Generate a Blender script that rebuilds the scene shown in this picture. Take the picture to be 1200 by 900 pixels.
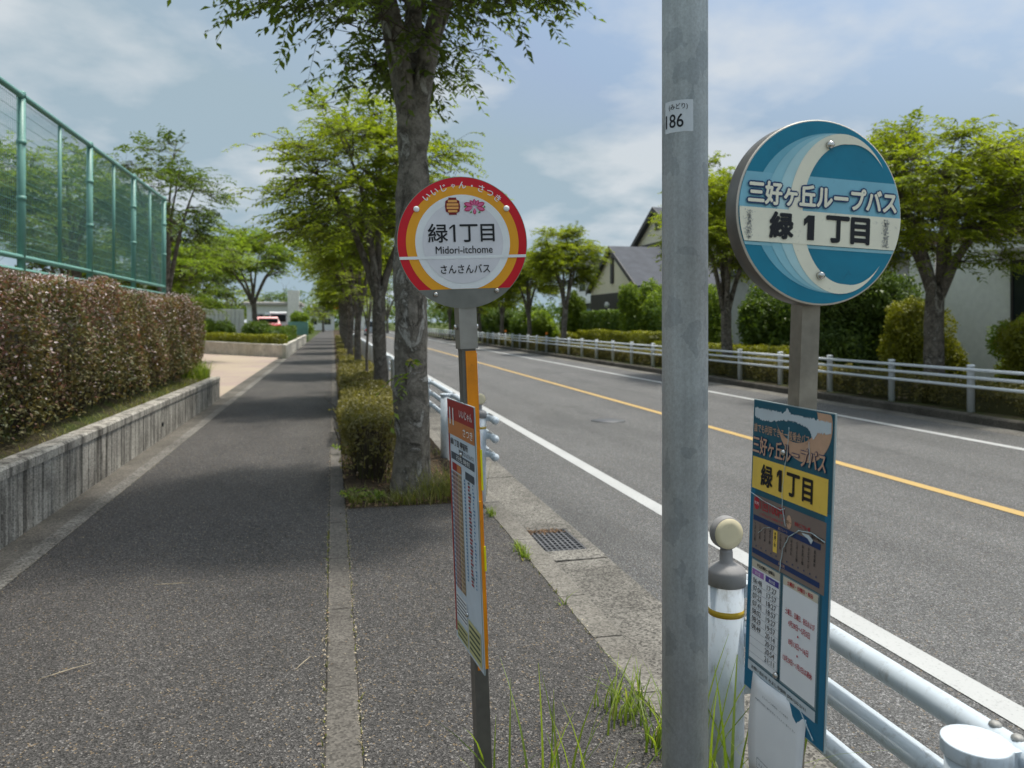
import bpy, math, random
import numpy as np
from mathutils import Vector, Matrix, noise as mnoise

for o in list(bpy.data.objects): bpy.data.objects.remove(o)
R = math.radians
scene = bpy.context.scene
COL = scene.collection

# ------------------------------------------------------------------ camera
cam_d = bpy.data.cameras.new('camera')
cam = bpy.data.objects.new('camera', cam_d); COL.objects.link(cam)
cam.location = (0, 0, 1.6)
cam.rotation_euler = (R(90), 0, R(-13.0))
cam_d.sensor_width = 36; cam_d.lens = 27.3
cam_d.shift_y = -0.0608
cam_d.clip_start = 0.05; cam_d.clip_end = 4000
cam_d.dof.use_dof = True; cam_d.dof.focus_distance = 2.4; cam_d.dof.aperture_fstop = 4.2
scene.camera = cam

# ------------------------------------------------------------------ light
SUN = Vector((0.27, 0.10, 0.95)).normalized()
elev = math.asin(SUN.z); azim = math.atan2(SUN.x, SUN.y)
world = bpy.data.worlds.new('World'); scene.world = world; world.use_nodes = True
nt = world.node_tree; nt.nodes.clear()
def N(nt, t, **kw):
    n = nt.nodes.new(t)
    for k, v in kw.items():
        if k == 'inp':
            for a, b in v.items(): n.inputs[a].default_value = b
        else: setattr(n, k, v)
    return n
def LK(nt, a, b): nt.links.new(a, b)
sky = N(nt, 'ShaderNodeTexSky', sky_type='NISHITA', sun_disc=False, sun_elevation=elev, sun_rotation=azim,
        air_density=1.0, dust_density=8.5, ozone_density=1.0, altitude=50)
tc = N(nt, 'ShaderNodeTexCoord')
sep = N(nt, 'ShaderNodeSeparateXYZ'); LK(nt, tc.outputs['Generated'], sep.inputs[0])
zc = N(nt, 'ShaderNodeMath', operation='MAXIMUM'); LK(nt, sep.outputs[2], zc.inputs[0]); zc.inputs[1].default_value = 0.0
za = N(nt, 'ShaderNodeMath', operation='ADD'); LK(nt, zc.outputs[0], za.inputs[0]); za.inputs[1].default_value = 0.22
dx = N(nt, 'ShaderNodeMath', operation='DIVIDE'); LK(nt, sep.outputs[0], dx.inputs[0]); LK(nt, za.outputs[0], dx.inputs[1])
dy = N(nt, 'ShaderNodeMath', operation='DIVIDE'); LK(nt, sep.outputs[1], dy.inputs[0]); LK(nt, za.outputs[0], dy.inputs[1])
cmb = N(nt, 'ShaderNodeCombineXYZ'); LK(nt, dx.outputs[0], cmb.inputs[0]); LK(nt, dy.outputs[0], cmb.inputs[1])
cn = N(nt, 'ShaderNodeTexNoise', inp={'Scale': 1.5, 'Detail': 7.0, 'Roughness': 0.53, 'Distortion': 0.1}); LK(nt, cmb.outputs[0], cn.inputs['Vector'])
cr = N(nt, 'ShaderNodeValToRGB'); LK(nt, cn.outputs['Fac'], cr.inputs[0])
cr.color_ramp.elements[0].position = 0.485; cr.color_ramp.elements[0].color = (0.0, 0.0, 0.0, 1)
cr.color_ramp.elements[1].position = 0.62; cr.color_ramp.elements[1].color = (0.75, 0.75, 0.75, 1)
tnt = N(nt, 'ShaderNodeMix', data_type='RGBA', blend_type='MULTIPLY', inp={0: 1.0}); LK(nt, sky.outputs[0], tnt.inputs[6]); tnt.inputs[7].default_value = (0.83, 0.98, 1.06, 1)
haz = N(nt, 'ShaderNodeMix', data_type='RGBA', blend_type='LIGHTEN', inp={0: 1.0}); LK(nt, tnt.outputs[2], haz.inputs[6]); haz.inputs[7].default_value = (2.3, 3.0, 3.5, 1)
mixc = N(nt, 'ShaderNodeMix', data_type='RGBA'); LK(nt, cr.outputs[0], mixc.inputs[0]); LK(nt, haz.outputs[2], mixc.inputs[6]); mixc.inputs[7].default_value = (4.4, 4.65, 4.85, 1)
bg = N(nt, 'ShaderNodeBackground', inp={'Strength': 0.115}); LK(nt, mixc.outputs[2], bg.inputs[0])
wo = N(nt, 'ShaderNodeOutputWorld'); LK(nt, bg.outputs[0], wo.inputs[0])

sl = bpy.data.lights.new('sun', 'SUN'); sl.energy = 2.15; sl.angle = R(3.5); sl.color = (1.0, 0.95, 0.87)
so = bpy.data.objects.new('sun', sl); COL.objects.link(so)
so.rotation_euler = (-SUN).to_track_quat('-Z', 'Y').to_euler(); so.location = (10, 5, 40)

vs = scene.view_settings
vs.view_transform = 'Standard'; vs.look = 'None'; vs.gamma = 1.0; vs.use_curve_mapping = False; vs.exposure = 0.50
scene.render.engine = 'CYCLES'
scene.cycles.use_denoising = True
scene.cycles.max_bounces = 6; scene.cycles.transparent_max_bounces = 6
scene.cycles.transmission_bounces = 3; scene.cycles.glossy_bounces = 3; scene.cycles.diffuse_bounces = 3
scene.cycles.caustics_reflective = False; scene.cycles.caustics_refractive = False

# ------------------------------------------------------------------ mesh helpers
def thing(name, label, cat, loc=(0, 0, 0), rot=(0, 0, 0), group=None):
    o = bpy.data.objects.new(name, None); COL.objects.link(o)
    o.location = loc; o.rotation_euler = rot; o.empty_display_size = 0.1
    o['label'] = label; o['category'] = cat
    if group: o['group'] = group
    return o
def tag(o, label, cat, group=None):
    o['label'] = label; o['category'] = cat
    if group: o['group'] = group
    return o
def link(name, me, mat, parent=None, loc=None, rot=None, kind=None):
    if me.materials:
        pass
    elif mat: me.materials.append(mat)
    o = bpy.data.objects.new(name, me); COL.objects.link(o)
    if parent: o.parent = parent
    if loc is not None: o.location = loc
    if rot is not None: o.rotation_euler = rot
    if kind: o['kind'] = kind
    return o
def struct(o): o['kind'] = 'structure'; return o
def sheet(name, mat, x0, x1, y0, y1, z, parent=None, nx=1, ny=1):
    V = []; F = []
    for j in range(ny + 1):
        for i in range(nx + 1): V.append((x0 + (x1 - x0) * i / nx, y0 + (y1 - y0) * j / ny, z))
    for j in range(ny):
        for i in range(nx):
            a = j * (nx + 1) + i; F.append((a, a + 1, a + nx + 2, a + nx + 1))
    me = bpy.data.meshes.new(name); me.from_pydata(V, [], F)
    return link(name, me, mat, parent)

class MB:
    def __init__(s): s.v = []; s.f = []; s.sm = []
    def add(s, vs, fs, smooth=False):
        n = len(s.v); s.v.extend(vs); s.f.extend([tuple(i + n for i in f) for f in fs]); s.sm.extend([smooth] * len(fs)); return s
    def box(s, x0, x1, y0, y1, z0, z1, b=0.0, M=None):
        if b <= 0:
            vs = [(x, y, z) for z in (z0, z1) for y in (y0, y1) for x in (x0, x1)]
            fs = [(0, 2, 3, 1), (4, 5, 7, 6), (0, 1, 5, 4), (2, 6, 7, 3), (0, 4, 6, 2), (1, 3, 7, 5)]
        else:
            vs = [(x0, y0, z0), (x1, y0, z0), (x1, y1, z0), (x0, y1, z0), (x0, y0, z1 - b), (x1, y0, z1 - b), (x1, y1, z1 - b), (x0, y1, z1 - b),
                  (x0 + b, y0 + b, z1), (x1 - b, y0 + b, z1), (x1 - b, y1 - b, z1), (x0 + b, y1 - b, z1)]
            fs = [(3, 2, 1, 0), (8, 9, 10, 11)]
            for k in range(4):
                l = (k + 1) % 4; fs.append((k, l, l + 4, k + 4)); fs.append((k + 4, l + 4, l + 8, k + 8))
        if M is not None: vs = [tuple(M @ Vector(p)) for p in vs]
        return s.add(vs, fs)
    def tube(s, pts, rad, n=8, cap=True, smooth=True):
        pts = [Vector(p) for p in pts]
        if not hasattr(rad, '__len__'): rad = [rad] * len(pts)
        vs = []; fs = []; up = None
        for i, p in enumerate(pts):
            d = (pts[min(i + 1, len(pts) - 1)] - pts[max(i - 1, 0)])
            d = d.normalized() if d.length > 1e-9 else Vector((0, 0, 1))
            if up is None: up = Vector((1, 0, 0)) if abs(d.x) < 0.8 else Vector((0, 1, 0))
            a = (up - d * up.dot(d)).normalized(); b = d.cross(a); up = a
            for k in range(n):
                t = 2 * math.pi * k / n; vs.append(tuple(p + (a * math.cos(t) + b * math.sin(t)) * rad[i]))
        for i in range(len(pts) - 1):
            for k in range(n):
                l = (k + 1) % n; fs.append((i * n + k, i * n + l, (i + 1) * n + l, (i + 1) * n + k))
        s.add(vs, fs, smooth)
        if cap:
            m = len(s.v) - len(vs)
            s.f.append(tuple(m + k for k in reversed(range(n)))); s.sm.append(False)
            s.f.append(tuple(m + (len(pts) - 1) * n + k for k in range(n))); s.sm.append(False)
        return s
    def lathe(s, prof, n=20, c=(0, 0, 0), smooth=True):
        vs = []; fs = []
        for r, z in prof:
            for k in range(n):
                t = 2 * math.pi * k / n; vs.append((c[0] + r * math.cos(t), c[1] + r * math.sin(t), c[2] + z))
        for i in range(len(prof) - 1):
            for k in range(n):
                l = (k + 1) % n; fs.append((i * n + k, i * n + l, (i + 1) * n + l, (i + 1) * n + k))
        m = len(s.v); s.add(vs, fs, smooth)
        s.f.append(tuple(m + (len(prof) - 1) * n + k for k in range(n))); s.sm.append(False)
        s.f.append(tuple(m + k for k in reversed(range(n)))); s.sm.append(False)
        return s
    def prism(s, poly, z0, z1, M=None):
        n = len(poly); vs = [(x, y, z0) for x, y in poly] + [(x, y, z1) for x, y in poly]
        if M is not None: vs = [tuple(M @ Vector(p)) for p in vs]
        fs = [tuple(reversed(range(n))), tuple(range(n, 2 * n))] + [(k, (k + 1) % n, n + (k + 1) % n, n + k) for k in range(n)]
        return s.add(vs, fs)
    def mesh(s, name, mat=None):
        me = bpy.data.meshes.new(name); me.from_pydata(s.v, [], s.f)
        me.polygons.foreach_set('use_smooth', s.sm); me.update()
        if mat: me.materials.append(mat)
        return me
    def build(s, name, mat, parent=None, loc=None, rot=None, kind=None):
        return link(name, s.mesh(name, mat), None, parent, loc, rot, kind)

def np_mesh(name, V, F, tint=None, smooth=False):
    me = bpy.data.meshes.new(name)
    V = np.ascontiguousarray(V, dtype=np.float32).reshape(-1, 3); F = np.ascontiguousarray(F, dtype=np.int32); m, k = F.shape
    me.vertices.add(len(V)); me.vertices.foreach_set('co', V.ravel())
    me.loops.add(m * k); me.loops.foreach_set('vertex_index', F.ravel())
    me.polygons.add(m); me.polygons.foreach_set('loop_start', np.arange(0, m * k, k, dtype=np.int32))
    me.update(calc_edges=True)
    if tint is not None:
        a = me.attributes.new('tint', 'FLOAT', 'FACE'); a.data.foreach_set('value', np.ascontiguousarray(tint, dtype=np.float32))
    if smooth: me.polygons.foreach_set('use_smooth', np.ones(m, dtype=bool))
    return me

# ------------------------------------------------------------------ materials
MATS = {}
def new_mat(name):
    m = bpy.data.materials.new(name); m.use_nodes = True; nt = m.node_tree; nt.nodes.clear()
    out = N(nt, 'ShaderNodeOutputMaterial'); b = N(nt, 'ShaderNodeBsdfPrincipled'); LK(nt, b.outputs[0], out.inputs[0])
    MATS[name] = m
    return m, nt, b, out
def ramp(nt, fac, stops, interp='LINEAR'):
    r = N(nt, 'ShaderNodeValToRGB'); LK(nt, fac, r.inputs[0]); cr = r.color_ramp; cr.interpolation = interp
    while len(cr.elements) < len(stops): cr.elements.new(0.5)
    for e, (p, c) in zip(cr.elements, stops):
        e.position = p; e.color = (*c, 1) if hasattr(c, '__len__') else (c, c, c, 1)
    return r.outputs[0]
def mixrgb(nt, fac, a, b, mode='MIX'):
    m = N(nt, 'ShaderNodeMix', data_type='RGBA', blend_type=mode)
    for i, v in ((0, fac), (6, a), (7, b)):
        if hasattr(v, 'is_linked'): LK(nt, v, m.inputs[i])
        elif i == 0: m.inputs[0].default_value = v
        else: m.inputs[i].default_value = (*v, 1)
    return m.outputs[2]
def objcoord(nt, scale=(1, 1, 1)):
    t = N(nt, 'ShaderNodeTexCoord'); mp = N(nt, 'ShaderNodeMapping'); LK(nt, t.outputs['Object'], mp.inputs[0]); mp.inputs['Scale'].default_value = scale
    return mp.outputs[0]
def worldcoord(nt, scale=(1, 1, 1)):
    t = N(nt, 'ShaderNodeNewGeometry'); mp = N(nt, 'ShaderNodeMapping'); LK(nt, t.outputs['Position'], mp.inputs[0]); mp.inputs['Scale'].default_value = scale
    return mp.outputs[0]
def tnoise(nt, vec, scale, detail=4, rough=0.55, dist=0.0):
    n = N(nt, 'ShaderNodeTexNoise', inp={'Scale': scale, 'Detail': detail, 'Roughness': rough, 'Distortion': dist}); LK(nt, vec, n.inputs['Vector']); return n.outputs['Fac']
def bump(nt, b, h, strength=0.3, dist=0.01):
    n = N(nt, 'ShaderNodeBump', inp={'Strength': strength, 'Distance': dist}); LK(nt, h, n.inputs['Height']); LK(nt, n.outputs[0], b.inputs['Normal'])
def plain(name, col, rough=0.5, metal=0.0, var=0.12, vscale=6.0, spec=0.5):
    m, nt, b, out = new_mat(name)
    v = objcoord(nt)
    n = tnoise(nt, v, vscale, 5)
    c = ramp(nt, n, [(0.3, tuple(x * (1 - var) for x in col)), (0.7, tuple(min(1, x * (1 + var)) for x in col))])
    LK(nt, c, b.inputs['Base Color']); b.inputs['Roughness'].default_value = rough; b.inputs['Metallic'].default_value = metal
    b.inputs['Specular IOR Level'].default_value = spec
    return m
def asphalt(name, dark, light, scale=110, patch=0.35, tracks=0.0, k=1.0):
    m, nt, b, out = new_mat(name)
    v = worldcoord(nt)
    vo = N(nt, 'ShaderNodeTexVoronoi', inp={'Scale': scale, 'Randomness': 1.0}); LK(nt, v, vo.inputs['Vector'])
    sx = N(nt, 'ShaderNodeSeparateColor'); LK(nt, vo.outputs['Color'], sx.inputs[0])
    c = ramp(nt, sx.outputs[0], [(0.0, tuple(x * (1 - 0.75 * k) for x in dark)), (0.35, dark), (0.75, light), (0.93, tuple(x * (1 + 0.7 * k) for x in light)), (1.0, tuple(min(.8, x * (1 + 2.2 * k)) for x in light))])
    c = mixrgb(nt, ramp(nt, sx.outputs[1], [(0.965, 0.0), (0.98, 0.75 * k)]), c, (0.34, 0.24, 0.13))
    vf = N(nt, 'ShaderNodeTexVoronoi', inp={'Scale': scale * 2.3}); LK(nt, v, vf.inputs['Vector'])
    sf = N(nt, 'ShaderNodeSeparateColor'); LK(nt, vf.outputs['Color'], sf.inputs[0])
    c = mixrgb(nt, 1.0, c, ramp(nt, sf.outputs[0], [(0.0, 0.6), (1.0, 1.4)]), 'MULTIPLY')
    n2 = tnoise(nt, worldcoord(nt, (1, 0.45, 1)), 1.3, 7, 0.62)
    c = mixrgb(nt, 1.0, c, ramp(nt, n2, [(0.3, 1.0 - patch), (0.7, 1.0 + patch * 0.4)]), 'MULTIPLY')
    if tracks:
        n4 = tnoise(nt, worldcoord(nt, (1, 0.012, 1)), 1.1, 3, 0.5); c = mixrgb(nt, 1.0, c, ramp(nt, n4, [(0.35, 1.0 - tracks), (0.65, 1.0 + tracks * 0.6)]), 'MULTIPLY')
        n5 = tnoise(nt, worldcoord(nt, (1, 0.25, 1)), 0.5, 8, 0.7); c = mixrgb(nt, ramp(nt, n5, [(0.56, 0.0), (0.62, 0.3)]), c, tuple(x * 0.6 for x in dark))
    LK(nt, c, b.inputs['Base Color']); b.inputs['Roughness'].default_value = 0.85; b.inputs['Specular IOR Level'].default_value = 0.3
    bump(nt, b, vo.outputs['Distance'], 0.7, 0.008)
    return m
def concrete(name, base, dark, streak=False, grit=True, rough=0.85, peb=95.0, pc=1.0):
    m, nt, b, out = new_mat(name)
    v = worldcoord(nt)
    n = tnoise(nt, v, 2.3, 8, 0.62)
    c = ramp(nt, n, [(0.32, tuple(x * 0.72 for x in base)), (0.68, tuple(min(1, x * 1.12) for x in base))])
    if streak:
        sv = worldcoord(nt, (5.5, 5.5, 0.35)); s = tnoise(nt, sv, 2.2, 8, 0.7)
        c = mixrgb(nt, ramp(nt, s, [(0.47, 0.0), (0.62, 0.9)]), c, dark)
        s2 = tnoise(nt, worldcoord(nt, (1, 1, 1)), 3.2, 8, 0.7)
        c = mixrgb(nt, ramp(nt, s2, [(0.50, 0.0), (0.68, 0.7)]), c, tuple(x * 1.25 for x in dark))
    else:
        s = tnoise(nt, v, 0.9, 8, 0.68)
        c = mixrgb(nt, ramp(nt, s, [(0.42, 0.0), (0.66, 0.8)]), c, dark)
    if grit:
        vo = N(nt, 'ShaderNodeTexVoronoi', inp={'Scale': peb}); LK(nt, v, vo.inputs['Vector'])
        sx = N(nt, 'ShaderNodeSeparateColor'); LK(nt, vo.outputs['Color'], sx.inputs[0])
        c = mixrgb(nt, 1.0, c, ramp(nt, sx.outputs[0], [(0.0, 1 - 0.45 * pc), (0.5, 1.0), (1.0, 1 + 0.35 * pc)]), 'MULTIPLY')
        bump(nt, b, vo.outputs['Distance'], 0.25, 0.004)
    LK(nt, c, b.inputs['Base Color']); b.inputs['Roughness'].default_value = rough; b.inputs['Specular IOR Level'].default_value = 0.25
    return m
def leafmat(name, ca, cb, cc=None, trans=0.38, tcol=None, rough=0.45):
    m, nt, b, out = new_mat(name)
    at = N(nt, 'ShaderNodeAttribute', attribute_name='tint')
    stops = [(0.0, ca), (0.72 if cc else 1.0, cb)] + ([(0.9, cb), (0.93, cc)] if cc else [])
    c = ramp(nt, at.outputs['Fac'], stops)
    LK(nt, c, b.inputs['Base Color']); b.inputs['Roughness'].default_value = rough; b.inputs['Specular IOR Level'].default_value = 0.35
    tr = N(nt, 'ShaderNodeBsdfTranslucent')
    t2 = mixrgb(nt, 1.0, c, tcol or (1.65, 1.7, 0.6), 'MULTIPLY'); LK(nt, t2, tr.inputs[0])
    mx = N(nt, 'ShaderNodeMixShader', inp={0: trans}); LK(nt, b.outputs[0], mx.inputs[1]); LK(nt, tr.outputs[0], mx.inputs[2]); LK(nt, mx.outputs[0], out.inputs[0])
    return m
def barkmat(name, base, dark, pale, sc=1.0):
    m, nt, b, out = new_mat(name)
    v = objcoord(nt); n = tnoise(nt, v, 9 * sc, 8, 0.65)
    c = ramp(nt, n, [(0.3, dark), (0.55, base), (0.75, tuple(x * 1.25 for x in base))])
    p = tnoise(nt, objcoord(nt, (1, 1, 0.7)), 4.6 * sc, 9, 0.68, 0.9)
    c = mixrgb(nt, ramp(nt, p, [(0.48, 0.0), (0.535, 0.6)]), c, tuple(x * 0.8 for x in dark))
    c = mixrgb(nt, ramp(nt, p, [(0.545, 0.0), (0.60, 0.8)]), c, pale)
    d = tnoise(nt, objcoord(nt, (1, 1, 0.7)), 4.1 * sc, 6, 0.7, 1.0)
    c = mixrgb(nt, ramp(nt, d, [(0.57, 0.0), (0.62, 0.85)]), c, tuple(x * 0.6 for x in dark))
    f = tnoise(nt, objcoord(nt, (1, 1, 1)), 55 * sc, 4, 0.7)
    c = mixrgb(nt, 1.0, c, ramp(nt, f, [(0.3, 0.72), (0.7, 1.15)]), 'MULTIPLY')
    LK(nt, c, b.inputs['Base Color']); b.inputs['Roughness'].default_value = 0.9; b.inputs['Specular IOR Level'].default_value = 0.2
    ad = N(nt, 'ShaderNodeMath', operation='ADD'); LK(nt, f, ad.inputs[0]); LK(nt, p, ad.inputs[1])
    bump(nt, b, ad.outputs[0], 0.7, 0.02)
    return m
def soilmat(name, a, c2, green=None):
    m, nt, b, out = new_mat(name)
    v = worldcoord(nt); n = tnoise(nt, v, 14, 9, 0.7)
    c = ramp(nt, n, [(0.3, a), (0.62, c2), (0.8, tuple(x * 1.5 for x in c2))])
    if green:
        g = tnoise(nt, v, 1.7, 5, 0.6); c = mixrgb(nt, ramp(nt, g, [(0.45, 0.0), (0.6, 0.8)]), c, green)
    LK(nt, c, b.inputs['Base Color']); b.inputs['Roughness'].default_value = 0.95; b.inputs['Specular IOR Level'].default_value = 0.1
    bump(nt, b, n, 0.8, 0.05)
    return m
def paintline(name, col, wear):
    m, nt, b, out = new_mat(name)
    v = worldcoord(nt); n = tnoise(nt, v, 60, 5, 0.7); g = tnoise(nt, v, 2.0, 5)
    c = ramp(nt, g, [(0.3, tuple(x * 0.88 for x in col)), (0.7, col)])
    c = mixrgb(nt, ramp(nt, n, [(0.56, 0.0), (0.70, wear)]), c, (0.13, 0.13, 0.13))
    cr = tnoise(nt, v, 5.5, 9, 0.75, 0.4); c = mixrgb(nt, ramp(nt, cr, [(0.60, 0.0), (0.66, wear * 0.7)]), c, (0.15, 0.15, 0.145))
    LK(nt, c, b.inputs['Base Color']); b.inputs['Roughness'].default_value = 0.75; bump(nt, b, n, 0.25, 0.003)
    return m
def metalpaint(name, col, rough=0.4, dirt=0.5, dirtcol=(0.16, 0.14, 0.10), th=0.56):
    m, nt, b, out = new_mat(name)
    v = objcoord(nt); n = tnoise(nt, v, 7, 7, 0.65)
    c = ramp(nt, n, [(0.35, tuple(x * 0.9 for x in col)), (0.7, col)])
    s = tnoise(nt, objcoord(nt, (1, 1, 0.5)), 26, 8, 0.75)
    c = mixrgb(nt, ramp(nt, s, [(th, 0.0), (th + 0.16, dirt)]), c, dirtcol)
    ru = tnoise(nt, objcoord(nt), 19, 9, 0.8, 0.5); c = mixrgb(nt, ramp(nt, ru, [(0.66, 0.0), (0.69, dirt * 1.6)]), c, (0.17, 0.075, 0.03))
    LK(nt, c, b.inputs['Base Color']); b.inputs['Roughness'].default_value = rough
    return m
def sticker(name, col, rough=0.4, var=0.06, wear=0.0, wearcol=(0.4, 0.4, 0.4)):
    m, nt, b, out = new_mat(name)
    v = objcoord(nt); n = tnoise(nt, v, 12, 6, 0.6)
    c = ramp(nt, n, [(0.3, tuple(x * (1 - var) for x in col)), (0.7, tuple(min(1, x * (1 + var)) for x in col))])
    if wear:
        s = tnoise(nt, v, 45, 6, 0.75, 0.6); c = mixrgb(nt, ramp(nt, s, [(0.60, 0.0), (0.68, wear)]), c, wearcol)
    LK(nt, c, b.inputs['Base Color']); b.inputs['Roughness'].default_value = rough; b.inputs['Specular IOR Level'].default_value = 0.4
    return m
def srgb(r, g, b):
    f = lambda x: ((x / 255 + 0.055) / 1.055) ** 2.4 if x > 10 else x / 255 / 12.92
    return (f(r), f(g), f(b))

asphalt('walk_asphalt', (0.063, 0.059, 0.056), (0.089, 0.083, 0.078), 140, 0.24, 0.0, 0.8)
asphalt('road_asphalt', (0.108, 0.106, 0.104), (0.150, 0.147, 0.144), 130, 0.12, 0.12, 0.55)
concrete('kerb_concrete', (0.235, 0.218, 0.19), (0.105, 0.095, 0.082))
concrete('edging_concrete', (0.135, 0.122, 0.106), (0.075, 0.068, 0.06))
concrete('gutter_concrete', (0.20, 0.187, 0.165), (0.088, 0.08, 0.07), peb=88.0, pc=1.5)
concrete('old_gutter', (0.15, 0.135, 0.115), (0.07, 0.063, 0.052))
concrete('wall_concrete', (0.44, 0.41, 0.36), (0.075, 0.068, 0.058), streak=True)
concrete('wall_concrete_clean', (0.66, 0.62, 0.55), (0.48, 0.44, 0.37), streak=False)
soilmat('soil', (0.035, 0.024, 0.016), (0.10, 0.075, 0.05))
soilmat('verge_soil', (0.035, 0.03, 0.017), (0.085, 0.072, 0.043), (0.055, 0.075, 0.02))
soilmat('lawn', (0.045, 0.06, 0.016), (0.08, 0.10, 0.03))
paintline('line_white', (0.46, 0.46, 0.45), 0.55)
paintline('line_yellow', (0.50, 0.33, 0.11), 0.55)
metalpaint('rail_white', (0.62, 0.685, 0.74), 0.55, 0.5, (0.20, 0.185, 0.15), 0.52)
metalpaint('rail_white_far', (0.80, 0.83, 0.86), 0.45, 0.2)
metalpaint('fence_green', (0.17, 0.37, 0.315), 0.45, 0.25)
metalpaint('cap_grey', (0.27, 0.26, 0.255), 0.6, 0.5, (0.1, 0.09, 0.08))
metalpaint('amber_disc', (0.80, 0.70, 0.47), 0.35, 0.2)
plain('steel', (0.36, 0.34, 0.31), 0.42, 0.6, 0.15, 14)
plain('steel_plate', (0.22, 0.215, 0.195), 0.42, 0.6, 0.15, 14)
plain('steel_warm', (0.30, 0.265, 0.215), 0.45, 0.45, 0.2, 22)
plain('steel_dark', (0.22, 0.20, 0.17), 0.45, 0.6, 0.25, 18)
plain('bolt_dull', (0.32, 0.31, 0.29), 0.6, 0.3, 0.3, 60)
plain('post_dark', (0.16, 0.15, 0.135), 0.45, 0.4, 0.15, 20)
plain('bolt_steel', (0.62, 0.60, 0.57), 0.25, 1.0, 0.1)
plain('grate_iron', (0.11, 0.11, 0.115), 0.6, 0.3, 0.3)
plain('pit_dark', (0.012, 0.012, 0.012), 0.9)
plain('dry_litter', (0.20, 0.12, 0.065), 0.9, 0, 0.5, 40)
plain('pale_litter', (0.42, 0.35, 0.24), 0.9, 0, 0.4, 40)
leafmat('leaf_near', (0.075, 0.110, 0.026), (0.16, 0.21, 0.04), trans=0.52)
leafmat('leaf_street', (0.11, 0.155, 0.02), (0.26, 0.30, 0.032), trans=0.52)
leafmat('leaf_right', (0.115, 0.155, 0.018), (0.27, 0.305, 0.028), trans=0.52)
leafmat('leaf_olive', (0.105, 0.165, 0.028), (0.22, 0.285, 0.045), trans=0.52)
leafmat('leaf_dark', (0.06, 0.105, 0.022), (0.14, 0.20, 0.04), trans=0.3)
leafmat('leaf_hedge', (0.065, 0.12, 0.018), (0.14, 0.20, 0.028), trans=0.3)
leafmat('leaf_gold', (0.14, 0.15, 0.016), (0.28, 0.28, 0.03), trans=0.35)
leafmat('leaf_azalea', (0.105, 0.10, 0.04), (0.235, 0.205, 0.07), (0.32, 0.24, 0.18), trans=0.3)
leafmat('leaf_abelia', (0.055, 0.085, 0.03), (0.22, 0.19, 0.08), (0.30, 0.14, 0.10), trans=0.25, tcol=(1.6, 1.3, 0.6))
leafmat('leaf_abelia_red', (0.17, 0.09, 0.065), (0.34, 0.22, 0.17), trans=0.25, tcol=(1.5, 1.1, 0.8))
leafmat('blossom', (0.55, 0.42, 0.42), (0.75, 0.66, 0.64), trans=0.25, tcol=(1.1, 1.0, 1.0))
leafmat('leaf_cypress', (0.085, 0.13, 0.010), (0.16, 0.22, 0.018), trans=0.3)
leafmat('grass', (0.09, 0.10, 0.03), (0.22, 0.23, 0.07), (0.34, 0.28, 0.15), trans=0.4)
leafmat('weed', (0.10, 0.16, 0.025), (0.24, 0.31, 0.05), (0.38, 0.31, 0.16), trans=0.45)
barkmat('bark_near', (0.27, 0.24, 0.20), (0.10, 0.087, 0.07), (0.48, 0.455, 0.41))
barkmat('bark', (0.21, 0.18, 0.15), (0.08, 0.068, 0.056), (0.34, 0.31, 0.27), 0.8)
plain('twig', (0.075, 0.058, 0.042), 0.9, 0, 0.3)
plain('thicket', (0.055, 0.05, 0.03), 1.0, 0, 0.4)

# ------------------------------------------------------------------ vegetation helpers
def unit(a): return a / np.maximum(np.linalg.norm(a, axis=-1, keepdims=True), 1e-9)
def leaf_mesh(name, P, A, Nn, S, rng, width=0.42, fold=0.10, tint=None):
    """rhombic folded leaves: P base points, A axes, Nn rough normals, S lengths"""
    n = len(P); A = unit(A); side = unit(np.cross(A, Nn)); nn = np.cross(side, A)
    S = S[:, None]; V = np.empty((n, 4, 3))
    V[:, 0] = P; mid = P + A * S * 0.45 + nn * S * fold
    V[:, 1] = mid + side * S * width * 0.5; V[:, 2] = P + A * S - nn * S * 0.06; V[:, 3] = mid - side * S * width * 0.5
    F = np.arange(n * 4).reshape(n, 4)
    if tint is None: tint = rng.random(n)
    return np_mesh(name, V, F, tint)
def quads_tubes(name, P0, P1, r0, r1, nseg=1, sides=3):
    """many thin twigs in one mesh (vectorised)"""
    n = len(P0); d = unit(P1 - P0); ref = np.where(np.abs(d[:, 2:3]) > 0.9, np.array([[1., 0, 0]]), np.array([[0, 0, 1.]]))
    a = unit(np.cross(d, ref)); b = np.cross(d, a); V = np.empty((n, 2, sides, 3))
    for k in range(sides):
        t = 2 * math.pi * k / sides; w = a * math.cos(t) + b * math.sin(t)
        V[:, 0, k] = P0 + w * np.reshape(r0, (-1, 1)); V[:, 1, k] = P1 + w * np.reshape(r1, (-1, 1))
    base = (np.arange(n) * 2 * sides)[:, None]; F = []
    for k in range(sides):
        l = (k + 1) % sides; F.append(base + np.array([[k, l, sides + l, sides + k]]))
    return V.reshape(-1, 3), np.concatenate(F, 0)

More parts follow.
